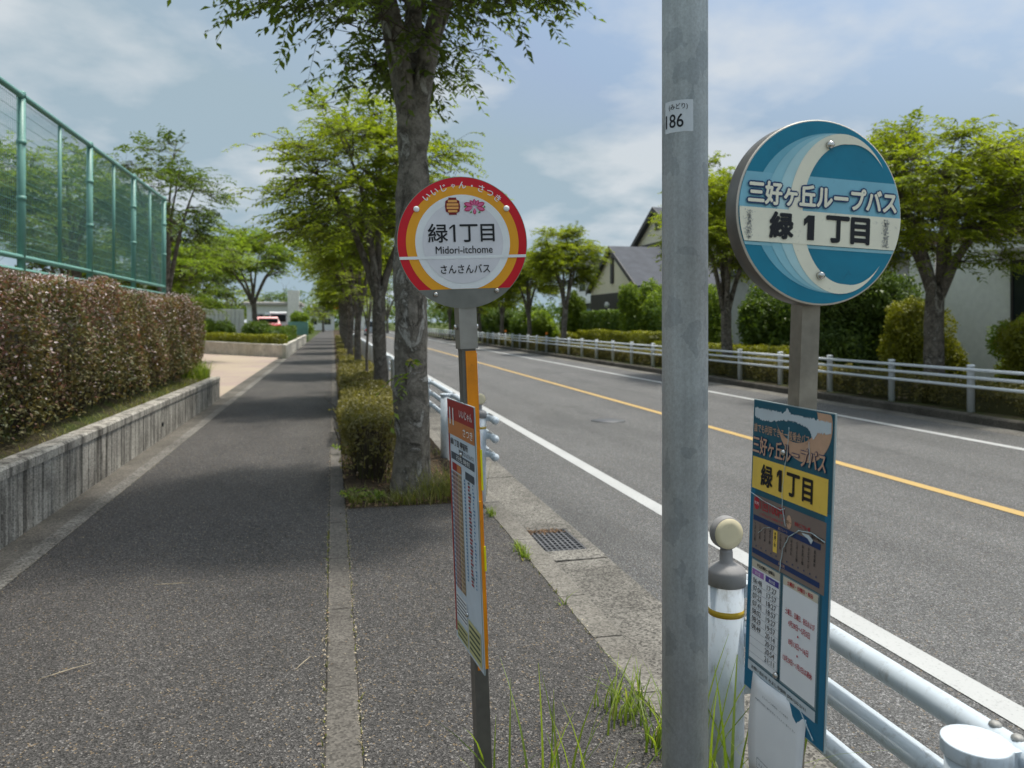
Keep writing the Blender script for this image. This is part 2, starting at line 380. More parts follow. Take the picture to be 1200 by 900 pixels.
def sprays(rng, O, D, L, nl, size, droop=0.35):
    """leafy twigs: O origins, D directions, L lengths -> leaf arrays and twig segments"""
    m = len(O); D = unit(D); up = np.array([0, 0, 1.0])
    side = unit(np.cross(D, up + rng.normal(0, 0.25, (m, 3)))); lift = np.cross(side, D)
    t = (np.arange(nl) + 0.6) / nl
    T = np.clip(t[None, :] + rng.normal(0, 0.02, (m, nl)), 0.02, 1)
    P = O[:, None] + D[:, None] * (L[:, None] * T)[..., None] - up * (droop * L[:, None] * T ** 2)[..., None]
    sg = np.where(np.arange(nl) % 2 == 0, 1.0, -1.0)[None, :, None]
    dd = D[:, None] - up * (2 * droop * T * 0.8)[..., None]
    A = dd * 0.55 + side[:, None] * sg * 0.85 - up * 0.18 + rng.normal(0, 0.22, (m, nl, 3))
    Nn = lift[:, None] + rng.normal(0, 0.32, (m, nl, 3)) + up * 0.3
    S = size * (0.55 + 0.7 * rng.random((m, nl))) * (1 - 0.35 * np.abs(T - 0.45))
    q = [O + D * (L * f)[:, None] - up * (droop * L * f * f)[:, None] for f in (0, 0.5, 1.0)]
    return P.reshape(-1, 3), A.reshape(-1, 3), Nn.reshape(-1, 3), S.ravel(), q

def make_tree(label, base, r0, fork, cz, rx, rz, nclump, nspr, leaf, spray_len=0.45, nl=12, mat='leaf_street', bark='bark', seed=0, lean=(0, 0),
              limbs=5, name='street_tree', group=None, cat='tree', flat=0.45, floor=None, trunk_n=14, hi=False, ry=None, clump_r=None, cx=(0, 0), droop=0.35, shell=0.5, burl=0.03):
    rng = np.random.default_rng(seed); rnd = random.Random(seed)
    t = thing(name, label, cat, base, group=group)
    ry = ry or rx
    if not hi: nclump = int(nclump * 0.60); nspr = int(nspr * 1.6); clump_r = (clump_r or 0.34 * rx ** 0.7) * 0.95
    # trunk
    mb = MB(); nz = 46 if hi else 9; nn = 40 if hi else trunk_n
    pts = []; rad = []
    for i in range(nz + 1):
        f = i / nz; z = -0.15 + (fork + 0.15) * f
        flare = 1 + 0.38 * math.exp(-max(0, z) / 0.16)
        pts.append((lean[0] * f * f + 0.02 * math.sin(f * 5 + seed), lean[1] * f + 0.02 * math.cos(f * 4 + seed), z))
        rad.append(r0 * (1 - 0.14 * f) * flare)
    mb.tube(pts, rad, nn)
    if True:
        vv = []
        for (x, y, z) in mb.v:
            f = max(0, min(1, (z + 0.15) / (fork + 0.15))); px = lean[0] * f * f; py = lean[1] * f
            d = Vector((x - px, y - py, 0)); a = mnoise.noise(Vector((x * 4 + seed, y * 4, z * 3))) + 0.5 * mnoise.noise(Vector((x * 11, y * 11 + seed, z * 9)))
            k = 1 + burl / r0 * a * (1.0 if hi else 0.8)
            vv.append((px + d.x * k, py + d.y * k, z))
        mb.v = vv
    # limbs
    top = Vector((lean[0] + 0.02 * math.sin(5 + seed), lean[1] + 0.02 * math.cos(4 + seed), fork)); nodes = []; lb = MB()
    cc = Vector((cx[0] + lean[0], cx[1] + lean[1], cz))
    a0 = rnd.random() * 6.28
    for k in range(limbs + 1):
        a = a0 + 2 * math.pi * k / limbs + rnd.uniform(-0.3, 0.3)
        if k == limbs: end = cc + Vector((rnd.uniform(-.2, .2) * rx, rnd.uniform(-.2, .2) * ry, rz * 0.8))
        else:
            el = rnd.uniform(-0.05, 0.65); end = cc + Vector((math.cos(a) * rx * 0.8 * math.cos(el), math.sin(a) * ry * 0.8 * math.cos(el), rz * 0.85 * math.sin(el)))
        p0 = top + Vector((math.cos(a), math.sin(a), 0)) * r0 * 0.35 - Vector((0, 0, 0.18)); n = 9; line = []; rr = []
        mid = p0.lerp(end, 0.45) + Vector((0, 0, (end.z - p0.z) * 0.22 + 0.1 * rz)) - Vector(((end.x - p0.x), (end.y - p0.y), 0)) * 0.12
        for i in range(n):
            f = i / (n - 1); p = (p0 * (1 - f) + mid * f) * (1 - f) + (mid * (1 - f) + end * f) * f
            p = p + Vector((rnd.uniform(-1, 1), rnd.uniform(-1, 1), rnd.uniform(-.6, .6))) * 0.05 * rx * f * 0.6
            line.append(p); rr.append(max(0.012, r0 * (0.58 if k < limbs else 0.5) * (1 - f) ** 0.9))
            if f > 0.2: nodes.append((p, rr[-1]))
        lb.tube(line, rr, 8 if hi else 6, cap=False)
        for j in range(3 if rx < 1.6 else 5):
            i = rnd.randint(3, n - 2); s = line[i]; dirn = (s - cc); dirn = Vector((dirn.x + rnd.uniform(-1, 1) * rx * 0.6, dirn.y + rnd.uniform(-1, 1) * ry * 0.6, rnd.uniform(-0.2, 0.9) * rz))
            e2 = s + dirn.normalized() * rnd.uniform(0.3, 0.6) * rx
            ln = [s.lerp(e2, f) + Vector((0, 0, 0.12 * rx * f * (1 - f))) + Vector((rnd.uniform(-1, 1), rnd.uniform(-1, 1), rnd.uniform(-1, 1))) * 0.03 * rx * f for f in (0, .25, .5, .75, 1)]
            lb.tube(ln, [max(0.008, rr[i] * 0.6 * (1 - f) + 0.006) for f in (0, .25, .5, .75, 1)], 5, cap=False)
            nodes += [(p, 0.02) for p in ln[1:]]
    mb.build('trunk', MATS[bark], t)
    lb.build('limb', MATS[bark], t)
    # crown clumps
    C = []
    fl = floor if floor is not None else -1.0
    tries = 0
    while len(C) < nclump and tries < nclump * 60:
        tries += 1
        d = rng.normal(0, 1, 3); d /= np.linalg.norm(d); q = rng.random() ** (1 / (1.6 + 2.2 * shell))
        if d[2] < fl: continue
        ph = math.atan2(d[1], d[0]); wob = 1 + 0.16 * math.sin(3 * ph + seed) + 0.1 * math.sin(5 * ph + 2 * seed + 3 * d[2])
        C.append((cc.x + d[0] * q * rx * wob, cc.y + d[1] * q * ry * wob, cc.z + d[2] * q * rz * wob))
    C = np.array(C); m = len(C); cr = (clump_r or 0.34 * rx ** 0.7)
    O = np.repeat(C, nspr, 0) + rng.normal(0, 1, (m * nspr, 3)) * np.array([cr, cr, cr * flat]) * 0.6
    out = O - np.array([cc.x, cc.y, cc.z - rz * 0.4]); out[:, 2] *= 0.25
    D = unit(unit(out) * 0.9 + rng.normal(0, 0.6, O.shape) * np.array([1, 1, 0.35]) + np.array([0, 0, 0.12]))
    L = spray_len * (0.6 + 0.7 * rng.random(len(O)))
    P, A, Nn, S, q = sprays(rng, O, D, L, nl, leaf, droop)
    ct = np.repeat(rng.random(m) * 0.5, nspr * nl) + rng.random(len(P)) * 0.5
    link('crown', leaf_mesh('crown', P, A, Nn, S, rng, tint=ct), MATS[mat], t)
    # twigs: limb node -> clump, clump -> spray, spray rachis
    NP = np.array([tuple(p) for p, r in nodes]); near = ((C[:, None] - NP[None]) ** 2).sum(-1).argmin(1); S0 = NP[near]
    mid = (S0 + C) / 2 + rng.normal(0, 0.05, C.shape) + np.array([0, 0, 0.05])
    Cr = np.repeat(C, nspr, 0)
    segs = [(S0, mid, 0.011, 0.008), (mid, C, 0.008, 0.006), (Cr, q[0], 0.005, 0.0035), (q[0], q[1], 0.0035, 0.0028), (q[1], q[2], 0.0028, 0.0015)]
    Vs = []; Fs = []; off = 0
    for a, b, ra, rb in segs:
        v, f = quads_tubes('', a, b, np.full(len(a), ra), np.full(len(a), rb)); Vs.append(v); Fs.append(f + off); off += len(v)
    link('twig', np_mesh('twig', np.concatenate(Vs), np.concatenate(Fs)), MATS['twig'], t, kind='stuff')
    return t

def scatter_box(rng, n, x0, x1, y0, y1, z0, z1, depth=0.12, faces='+x-x+y-y+z', wob=0.05):
    """points near the faces of a box, with outward normals"""
    sx, sy, sz = x1 - x0, y1 - y0, z1 - z0
    ar = {'+x': sy * sz, '-x': sy * sz, '+y': sx * sz, '-y': sx * sz, '+z': sx * sy}
    fs = [faces[i:i + 2] for i in range(0, len(faces), 2)]; w = np.array([ar[f] for f in fs]); w = w / w.sum()
    pick = rng.choice(len(fs), n, p=w); u = rng.random((n, 3)); P = np.array([x0, y0, z0]) + u * np.array([sx, sy, sz]); Nn = np.zeros((n, 3))
    dep = np.abs(rng.normal(0, depth, n))
    for i, f in enumerate(fs):
        k = pick == i; ax = 'xyz'.index(f[1]); s = 1 if f[0] == '+' else -1
        lim = (x1, y1, z1)[ax] if s > 0 else (x0, y0, z0)[ax]
        P[k, ax] = lim - s * dep[k]; Nn[k, ax] = s
    w1 = np.zeros(n)
    for q in range(7):
        kv = rng.normal(0, 2.4 + q, 3); w1 += np.sin(P @ kv + rng.random() * 6.28) / (1.2 + 0.3 * q)
    P += Nn * (w1 * wob)[:, None]
    return P, Nn
def scatter_ball(rng, n, c, r, depth=0.2, wob=0.12, floor=-0.6):
    d = unit(rng.normal(0, 1, (n, 3))); d = d[d[:, 2] > floor]; r = np.array(r)
    w = 1 + wob * 1.3 * (np.sin(d[:, 0] * 6 + c[0]) * np.sin(d[:, 1] * 5 + c[1] * 3) + 0.7 * np.sin(d[:, 2] * 8 + d[:, 0] * 7 + c[1]) * np.sin(d[:, 1] * 9 + 1))
    q = (1 - np.abs(rng.normal(0, depth, len(d)))) * w
    return np.array(c) + d * q[:, None] * r, unit(d / r)
def cloud_leaves(name, P, Nn, size, rng, width=0.5, upb=0.4):
    A = Nn * 0.55 + rng.normal(0, 0.65, P.shape) + np.array([0, 0, 0.15]); nn = Nn + rng.normal(0, 0.5, P.shape) + np.array([0, 0, upb])
    S = size * (0.6 + 0.7 * rng.random(len(P)))
    cl = 0.25 * (np.sin(P[:, 0] * 3.3 + P[:, 1] * 2.1) * np.sin(P[:, 1] * 3.7 + P[:, 2] * 5) + 1)
    return leaf_mesh(name, P - unit(A) * (S * 0.5)[:, None], A, nn, S, rng, width, tint=np.clip(cl + rng.random(len(P)) * 0.55, 0, 1))
def core_ball(mb, c, r, k=0.8, seed=0):
    vs = []; n = 14; m = 8
    for j in range(m + 1):
        th = math.pi * j / m
        for i in range(n):
            ph = 2 * math.pi * i / n; d = Vector((math.sin(th) * math.cos(ph), math.sin(th) * math.sin(ph), math.cos(th)))
            q = k * (1 + 0.18 * mnoise.noise(d * 2.2 + Vector((seed, c[0], c[1])))); vs.append((c[0] + d.x * r[0] * q, c[1] + d.y * r[1] * q, max(0.0 if c[2] < 5 else -9, c[2] + d.z * r[2] * q)))
    fs = [(j * n + i, (j + 1) * n + i, (j + 1) * n + (i + 1) % n, j * n + (i + 1) % n) for j in range(m) for i in range(n)]
    mb.add(vs, fs, True)
def bush(label, base, r, n0, size0, mat, seed, name='shrub', group=None, cat='shrub', lobes=1, h0=None, width=0.5):
    """rounded shrub: leaf shell over a twiggy core; lobes>1 gives an uneven outline"""
    n = int(n0 * 2.4); size = size0 * 1.25; rng = np.random.default_rng(seed); t = thing(name, label, cat, base, group=group); Ps = []; Ns = []; mb = MB()
    for k in range(lobes):
        s = 1.0 if lobes == 1 else rng.uniform(0.42, 0.68)
        c = np.array([0, 0, (h0 if h0 is not None else r[2] * 0.9)]) + (0 if lobes == 1 else 1) * rng.uniform(-0.52, 0.52, 3) * np.array([r[0], r[1], r[2] * 1.1])
        c[2] = max(c[2], r[2] * s * 0.8)
        rr = (r[0] * s, r[1] * s, r[2] * s); P, Nn = scatter_ball(rng, int(n / lobes), c, rr, floor=-0.75); Ps.append(P); Ns.append(Nn)
        core_ball(mb, c, rr, 0.55, seed + k)
    P = np.concatenate(Ps); Nn = np.concatenate(Ns); ok = P[:, 2] > 0.02
    link('foliage', cloud_leaves('foliage', P[ok], Nn[ok], size, rng, width), MATS[mat], t)
    st = MB()
    for k in range(5):
        a = k * 1.26 + seed; st.tube([(0.04 * math.cos(a), 0.04 * math.sin(a), -0.05), (r[0] * 0.2 * math.cos(a), r[1] * 0.2 * math.sin(a), r[2] * 0.7)], [0.02, 0.012], 5)
    st.build('stem', MATS['twig'], t, kind='stuff'); mb.build('branch_core', MATS[mat], t)
    return t
def box_hedge(label, base, size, n, leaf, mat, seed, rotz=0, name='clipped_hedge', group=None, cat='hedge', faces='+x-x+y-y+z', depth=0.07, wob=0.03, core=0.8):
    rng = np.random.default_rng(seed); t = thing(name, label, cat, base, (0, 0, rotz), group)
    sx, sy, h = size; n = int(n * 1.7); leaf = leaf * 1.2; P, Nn = scatter_box(rng, n, -sx / 2, sx / 2, -sy / 2, sy / 2, 0.03, h, depth, faces, wob)
    link('foliage', cloud_leaves('foliage', P, Nn, leaf, rng), MATS[mat], t)
    i = min(sx, sy) * 0.5 * (1 - core) + 0.07
    MB().box(-sx / 2 + i, sx / 2 - i, -sy / 2 + i, sy / 2 - i, -0.05, h - i * 0.9, min(sx, sy) * 0.12).build('branch_core', MATS[mat], t)
    return t
def grass_mesh(rng, P, h, w=0.006, lean=0.5, seg=4, tint=None):
    n = len(P); a = rng.random(n) * 2 * math.pi; d = np.stack([np.cos(a), np.sin(a), np.zeros(n)], 1); side = np.stack([-np.sin(a + rng.normal(0, .4, n)), np.cos(a), np.zeros(n)], 1)
    H = h * (0.45 + 0.75 * rng.random(n)); ln = lean * (0.2 + rng.random(n)); V = np.empty((n, seg + 1, 2, 3))
    for k in range(seg + 1):
        f = k / seg; c = P + d * (H * ln * f * f)[:, None] + np.array([0, 0, 1.0]) * (H * (f - 0.25 * ln * f * f))[:, None]
        ww = (w * (1 - f ** 1.6) + 0.0005) * (0.7 + 0.6 * rng.random(n)) if k == 0 else w * (1 - f ** 1.6) + 0.0004
        ww = np.broadcast_to(ww, (n,))[:, None]
        V[:, k, 0] = c + side * ww; V[:, k, 1] = c - side * ww
    b = (np.arange(n) * (seg + 1) * 2)[:, None]
    F = np.concatenate([b + np.array([[2 * k, 2 * k + 1, 2 * k + 3, 2 * k + 2]]) for k in range(seg)], 0)
    tn = rng.random(n) if tint is None else tint
    return np_mesh('grass', V.reshape(-1, 3), F, np.tile(tn, seg))

# ------------------------------------------------------------------ ground
rngG = np.random.default_rng(5)
struct(sheet('ground', MATS['lawn'], -600, 600, -60, 1500, -0.16))
YE = 150.0
road = struct(sheet('road', MATS['road_asphalt'], 1.93, 9.95, -20, 400, -0.100))
sheet('white_edge_line', MATS['line_white'], 2.80, 2.96, -20, 400, -0.0955, road)
sheet('yellow_centre_line', MATS['line_yellow'], 5.86, 6.00, -20, 400, -0.0955, road)
sheet('white_edge_line', MATS['line_white'], 8.87, 9.02, -20, 400, -0.0955, road)
MB().lathe([(0.001, 0), (0.30, 0), (0.30, 0.004), (0.001, 0.004)], 28).build('manhole_cover', MATS['grate_iron'], road, (4.6, 12.6, -0.098))
walk = struct(sheet('sidewalk', MATS['walk_asphalt'], -1.93, -0.03, -4, YE, 0.0))
stop_pad = struct(sheet('bus_stop_paving', MATS['walk_asphalt'], 0.11, 1.285, -4, 6.78, 0.001))
bed = struct(sheet('planting_strip', MATS['soil'], 0.11, 1.285, 6.78, YE, 0.0, nx=8, ny=400))
for v in bed.data.vertices: v.co.z = -0.004 + 0.035 * mnoise.noise(Vector((v.co.x * 2.2, v.co.y * 1.4, 3))) + 0.03 * min(1, max(0, (v.co.y - 6.8) / 0.4))
# edging strip between sidewalk and planting strip: single blocks
edging = struct(sheet('sidewalk_edging', MATS['edging_concrete'], -0.028, 0.108, -4, YE, -0.004))
eb = MB().box(-0.068, 0.068, -0.473, 0.473, -0.1, 0.004, 0.006).mesh('edging_block', MATS['edging_concrete'])
for k in range(-4, 44):
    o = link('edging_block', eb, None, edging, (0.04 + rngG.normal(0, .0015), 0.63 + 0.95 * k + 0.475, rngG.normal(0, 0.0012)))
# kerb: single stones
kerb = struct(sheet('kerb', MATS['kerb_concrete'], 1.29, 1.44, -4, YE, -0.02))
kb = MB(); kb.prism([(-0.09, -0.15), (0.10, -0.15), (0.085, -0.02), (0.06, 0.004), (-0.09, 0.004)], -0.297, 0.297, Matrix.Rotation(R(90), 4, 'X'))
kb = kb.mesh('kerb_stone', MATS['kerb_concrete'])
for k in range(-4, 70):
    link('kerb_stone', kb, None, kerb, (1.375 + rngG.normal(0, .002), 0.13 + 0.6 * k + 0.3, rngG.normal(0, 0.0015)), (0, 0, rngG.normal(0, 0.002)))
gut = struct(sheet('gutter', MATS['gutter_concrete'], 1.46, 1.94, -10, 5.306, -0.112)); sheet('gutter_bed', MATS['gutter_concrete'], 1.46, 1.94, 6.288, YE, -0.112, gut)
gp = MB(); gp.prism([(-0.24, -0.2), (0.24, -0.2), (0.235, -0.0), (-0.235, -0.012)], -0.4985, 0.4985, Matrix.Rotation(R(90), 4, 'X')); gp = gp.mesh('gutter_slab', MATS['gutter_concrete'])
for k in range(-2, 42):
    y = 0.30 + 1.0 * k
    if abs(y + 0.5 - 5.8) < 0.3: continue
    link('gutter_slab', gp, None, gut, (1.70 + rngG.normal(0, .0015), y + 0.5, -0.0985 + rngG.normal(0, 0.0012)))
# drain box with grate (y 5.45..6.15)
gr = thing('drain_grate', 'rusty grey iron drain grate set in the concrete gutter', 'grate', (1.70, 5.815, -0.0985))
fr = MB()
fr.box(-0.235, 0.235, -0.5135, -0.29, -0.2, 0.003); fr.box(-0.235, 0.235, 0.29, 0.475, -0.2, 0.003)
fr.box(-0.235, -0.195, -0.288, 0.288, -0.2, 0.002); fr.box(0.155, 0.235, -0.288, 0.288, -0.2, 0.002); fr.build('concrete_surround', MATS['gutter_concrete'], gr)
MB().box(-0.195, 0.155, -0.288, 0.288, -0.2, -0.15).build('pit_floor', MATS['pit_dark'], gr)
fr = MB(); fr.box(-0.195, 0.155, -0.288, -0.272, -0.06, 0.0); fr.box(-0.195, 0.155, 0.272, 0.288, -0.06, 0.0); fr.box(-0.195, -0.181, -0.271, 0.271, -0.06, 0.0); fr.box(0.141, 0.155, -0.271, 0.271, -0.06, 0.0)
fr.build('frame', MATS['grate_iron'], gr)
b1 = MB().box(-0.008, 0.008, -0.271, 0.271, -0.045, -0.001).mesh('bar', MATS['grate_iron'])
b2 = MB().box(-0.181, 0.141, -0.0085, 0.0085, -0.032, -0.003).mesh('cross_bar', MATS['grate_iron'])
for k in range(7): link('bar', b1, None, gr, (-0.14 + k * 0.04, 0, 0))
for k in range(9): link('cross_bar', b2, None, gr, (0, -0.235 + k * 0.059, 0))
P = np.stack([rngG.uniform(-0.19, 0.12, 260), rngG.normal(0.25, 0.03, 260), np.abs(rngG.normal(0, 0.006, 260)) - 0.002], 1)
link('dead_leaf_litter', leaf_mesh('litter', P, rngG.normal(0, 1, P.shape) * [1, 1, .3], rngG.normal(0, .3, P.shape) + [0, 0, 1], np.full(260, 0.022), rngG), MATS['dry_litter'], gr, kind='stuff')
# left: concrete margin, wall
struct(sheet('sidewalk_margin', MATS['gutter_concrete'], -2.06, -1.928, -4, 34.9, 0.004))
struct(sheet('wall_foot_gutter', MATS['old_gutter'], -2.30, -2.058, -4, 16.9, 0.002))
struct(sheet('driveway_channel', MATS['old_gutter'], -2.34, -2.058, 16.9, 34.9, 0.001))
def brickmat():
    m, nt, b, out = new_mat('pavers'); v = worldcoord(nt)
    br = N(nt, 'ShaderNodeTexBrick', inp={'Scale': 4.5, 'Mortar Size': 0.015, 'Color1': (0.36, 0.265, 0.23, 1), 'Color2': (0.40, 0.31, 0.255, 1), 'Mortar': (0.25, 0.2, 0.17, 1)}); LK(nt, v, br.inputs['Vector'])
    g = tnoise(nt, v, 0.35, 4); c = mixrgb(nt, ramp(nt, g, [(0.45, 0.0), (0.55, 0.55)]), br.outputs[0], (0.42, 0.35, 0.24)); LK(nt, c, b.inputs['Base Color']); b.inputs['Roughness'].default_value = 0.85
brickmat()
struct(sheet('driveway', MATS['pavers'], -24, -2.34, 17.02, 60, 0.0))
# soil bank behind the wall: rises to the school plateau
V = []; F = []; ny = 70
prof = [(-2.40, 0.40), (-2.55, 0.46), (-2.8, 0.52), (-3.3, 0.8), (-3.8, 1.9), (-4.0, 2.28), (-6, 2.3), (-30, 2.3)]
for j in range(ny + 1):
    y = -4 + (20.9 + 4) * j / ny; e = 1.0 if y < 16.6 else max(0.02, 1 - (y - 16.6) / 3.2)
    for i, (x, z) in enumerate(prof):
        zz = z if i >= 5 and y < 20.8 else (0.40 + (z - 0.40) * e if y < 17.6 else z * e * (0.5 if i < 3 else 1))
        if y > 16.9 and i < 2: zz = -0.1
        V.append((x + 0.03 * mnoise.noise(Vector((x, y * 2, 0))), y, zz + 0.03 * mnoise.noise(Vector((x * 3, y * 2, 1))) - (0.03 if i == 0 else 0)))
n = len(prof)
for j in range(ny):
    for i in range(n - 1): F.append((j * n + i, (j + 1) * n + i, (j + 1) * n + i + 1, j * n + i + 1))
me = bpy.data.meshes.new('bank'); me.from_pydata(V, [], F); struct(link('terrain_bank', me, MATS['verge_soil']))
# retaining wall: precast grooved panels
rw = thing('retaining_wall', 'low stained concrete retaining wall with vertical grooves under the flowering hedge', 'wall', (-2.27, 4.85, 0))
def wall_panel(ln, h0, h1, name='wall_panel', mat='wall_concrete', parent=rw, loc=(0, 0, 0), rot=0, pitch=0.2, thick=0.16, gd=0.022, step=0.012):
    mb = MB(); pro = [(-thick, 0.008)]; y = pitch * 0.5
    fp = [(0, 0.006)]
    while y < ln - pitch * 0.3:
        fp += [(0, y - 0.013), (-gd, y - 0.006), (-gd, y + 0.006), (0, y + 0.013)]; y += pitch
    fp += [(0, ln - 0.006)]
    m = len(fp); hb = lambda y: h0 + (h1 - h0) * y / ln
    vs = [(x, y, -0.12) for x, y in fp] + [(x, y, hb(y) - 0.085) for x, y in fp]
    mb.add(vs, [(k, k + 1, m + k + 1, m + k) for k in range(m - 1)])
    a, b = 0.006, ln - 0.006
    # cap: proud band with chamfered front edge, back face, ends
    ca = [(-0.03, -0.085), (step, -0.085), (step, -0.018), (step - 0.018, 0.0), (-thick, 0.0)]
    va = [(x, a, h0 + z) for x, z in ca] + [(x, b, h1 + z) for x, z in ca]; k = len(ca)
    mb.add(va, [(i, k + i, k + i + 1, i + 1) for i in range(k - 1)])
    e = [(-thick, a, -0.12), (0, a, -0.12), (0, a, h0 - 0.085), (step, a, h0 - 0.085), (step, a, h0 - .018), (step - .018, a, h0), (-thick, a, h0)]
    mb.add(e, [tuple(reversed(range(7)))]); e2 = [(x, b, z - h0 + h1 if z > 0 else z) for x, _, z in e]; mb.add(e2, [tuple(range(7))])
    mb.add([(-thick, a, -0.12), (-thick, b, -0.12), (-thick, b, h1), (-thick, a, h0)], [(3, 2, 1, 0)])
    return mb.build(name, MATS[mat], parent, loc, (0, 0, rot))
ht = lambda y: 0.59 - 0.0095 * (y - 4.0)
for k in range(-2, 3):
    y0 = 4.83 + 4.0 * k; y1 = y0 + 4.0 if k < 2 else 16.95
    if k == 2: y0 = 12.83
    p = wall_panel(y1 - y0, ht(y0), ht(y1), loc=(0, y0 - 4.85, 0))
MB().tube([(-0.02, 0, 0), (0.018, 0, 0)], 0.03, 10).build('weep_pipe', MATS['pit_dark'], rw, (0, 11.4 - 4.85, 0.2))
# far verge on the other side of the road
gut2 = struct(sheet('far_gutter', MATS['gutter_concrete'], 9.94, 10.42, -10, YE, -0.097))
fk = struct(sheet('far_kerb', MATS['kerb_concrete'], 10.42, 10.58, -10, YE, 0.02))
kb2 = MB(); kb2.prism([(-0.09, -0.25), (0.09, -0.25), (0.09, 0.0), (-0.06, 0.0), (-0.085, -0.025)], -0.498, 0.498, Matrix.Rotation(R(90), 4, 'X'))
concrete('far_kerb_concrete', (0.115, 0.102, 0.085), (0.045, 0.04, 0.033)); kb2 = kb2.mesh('kerb_stone', MATS['far_kerb_concrete'])
for k in range(6, 60): link('kerb_stone', kb2, None, fk, (10.49 + rngG.normal(0, .003), k * 1.0 + 0.5, 0.05 + rngG.normal(0, 0.003)))
vg = struct(sheet('far_verge', MATS['verge_soil'], 10.575, 12.6, -10, YE, 0.03, nx=6, ny=200))
for v in vg.data.vertices: v.co.z = 0.03 + 0.04 * mnoise.noise(Vector((v.co.x * 2, v.co.y, 7)))
struct(sheet('far_sidewalk', MATS['walk_asphalt'], 12.6, 14.6, -10, YE, 0.05))
struct(sheet('far_gardens', MATS['lawn'], 14.6, 60, -10, YE, 0.08))

# ------------------------------------------------------------------ guard fences
def guard_post(parent, loc, r=0.057, h=0.80, reflector=False, mat='rail_white', n=20, mesh=None):
    z0 = -0.1
    if mesh is None:
        mesh = MB().lathe([(r, z0), (r, h - 0.03), (r, h - 0.025)], n).mesh('post', MATS[mat])
    p = link('post', mesh, None, parent, loc)
    return p
def fence_near(root, posts, y0, y1, lx, zs, refl=(), caps_at=()):
    for y in posts:
        rf = y in refl; h = 0.795 if rf else 0.768
        p = MB().lathe([(0.057, -0.1), (0.057, h - 0.02)], 24).build('post', MATS['rail_white'], root, (0, y, 0))
        if rf:
            MB().lathe([(0.0585, h - 0.05), (0.063, h - 0.048), (0.063, h - 0.006), (0.060, h + 0.002), (0.034, h + 0.018), (0.021, h + 0.022), (0.021, h + 0.055), (0.019, h + 0.066)], 24).build('post_cap', MATS['cap_grey'], p)
            d = MB(); M = Matrix.Translation((0, 0, h + 0.118)) @ Matrix.Rotation(R(90), 4, 'X')
            d.lathe([(0.050, -0.016), (0.053, -0.013), (0.053, 0.015), (0.050, 0.018)], 28); d.v = [tuple(M @ Vector(q)) for q in d.v]; d.build('reflector_rim', MATS['cap_grey'], p)
            d = MB(); d.lathe([(0.0495, 0.0182), (0.0495, 0.020), (0.03, 0.0215), (0.001, 0.022)], 28); d.v = [tuple(M @ Vector(q)) for q in d.v]; d.build('reflector_lens', MATS['amber_disc'], p)
            MB().lathe([(0.0578, h - 0.145), (0.0578, h - 0.125)], 24).build('yellow_band', MATS['band_yellow'], p)
        else:
            MB().lathe([(0.0585, h - 0.031), (0.0640, h - 0.0305), (0.0645, h - 0.029), (0.0645, h - 0.005), (0.0638, h - 0.003), (0.0615, h - 0.0022), (0.001, h - 0.002)], 28).build('post_cap', MATS['rail_white'], p)
        for z in zs:
            b = MB().box(0.05, lx + 0.01, -0.03, 0.03, z - 0.022, z + 0.022); b.build('rail_bracket', MATS['rail_white'], p)
            for s in (-0.055, 0.0, 0.055):
                bt = MB().lathe([(0.013, 0), (0.0125, 0.004), (0.008, 0.008), (0.001, 0.009)], 10)
                bt.build('bolt', MATS['bolt_dull'], p, (lx, s, z + 0.029))
    for z in zs:
        mb = MB(); mb.tube([(lx, y0, z), (lx, y1, z)], 0.0305, 14)
        rl = mb.build('rail', MATS['rail_white'], root)
        for yc, s in caps_at:
            c = MB(); c.tube([(lx, yc + 0.02 * s, z), (lx, yc - 0.015 * s, z), (lx, yc - 0.04 * s, z), (lx, yc - 0.055 * s, z)], [0.034, 0.036, 0.030, 0.012], 14)
            c.build('rail_end_cap', MATS['rail_white'], rl)
metalpaint('band_yellow', (0.55, 0.36, 0.02), 0.4, 0.2)
gf = thing('guard_fence', 'white three-rail guard fence beside the road behind the large teal sign, near right', 'fence', (1.25, 0, 0))
fence_near(gf, [1.30, 2.31], -1.5, 2.42, 0.10, (0.727, 0.569, 0.416), refl=(2.31,), caps_at=((2.44, -1),))
gf2 = thing('guard_fence', 'white three-rail guard fence behind the street trees on the left, beyond the red sign', 'fence', (1.275, 0, 0))
posts2 = [6.80, 8.95] + [10.95 + 2 * k for k in range(9)]
fence_near(gf2, posts2[:4], 6.62, 140, 0.10, (0.74, 0.58, 0.42), refl=(6.80,), caps_at=((6.62, 1),))
pm = MB().lathe([(0.057, -0.1), (0.057, 0.77), (0.062, 0.772), (0.062, 0.795), (0.04, 0.803)], 12).mesh('post', MATS['rail_white_far'])
for k in range(60): link('post', pm, None, gf2, (0, 14.95 + 2 * k, 0))
gf3 = thing('guard_fence', 'long white three-rail guard fence along the far kerb across the road', 'fence', (10.84, 0, 0.05))
pm = MB().lathe([(0.062, -0.1), (0.062, 0.77), (0.068, 0.772), (0.068, 0.795), (0.045, 0.805)], 14).mesh('post', MATS['rail_white_far'])
for k in range(66): link('post', pm, None, gf3, (0, 9.42 + 1.97 * k, 0))
for z in (0.72, 0.585, 0.43):
    MB().tube([(-0.095, 7.5, z), (-0.095, 139, z)], 0.027, 8).build('rail', MATS['rail_white_far'], gf3)
plain('orange_plastic', (0.8, 0.22, 0.02), 0.4)
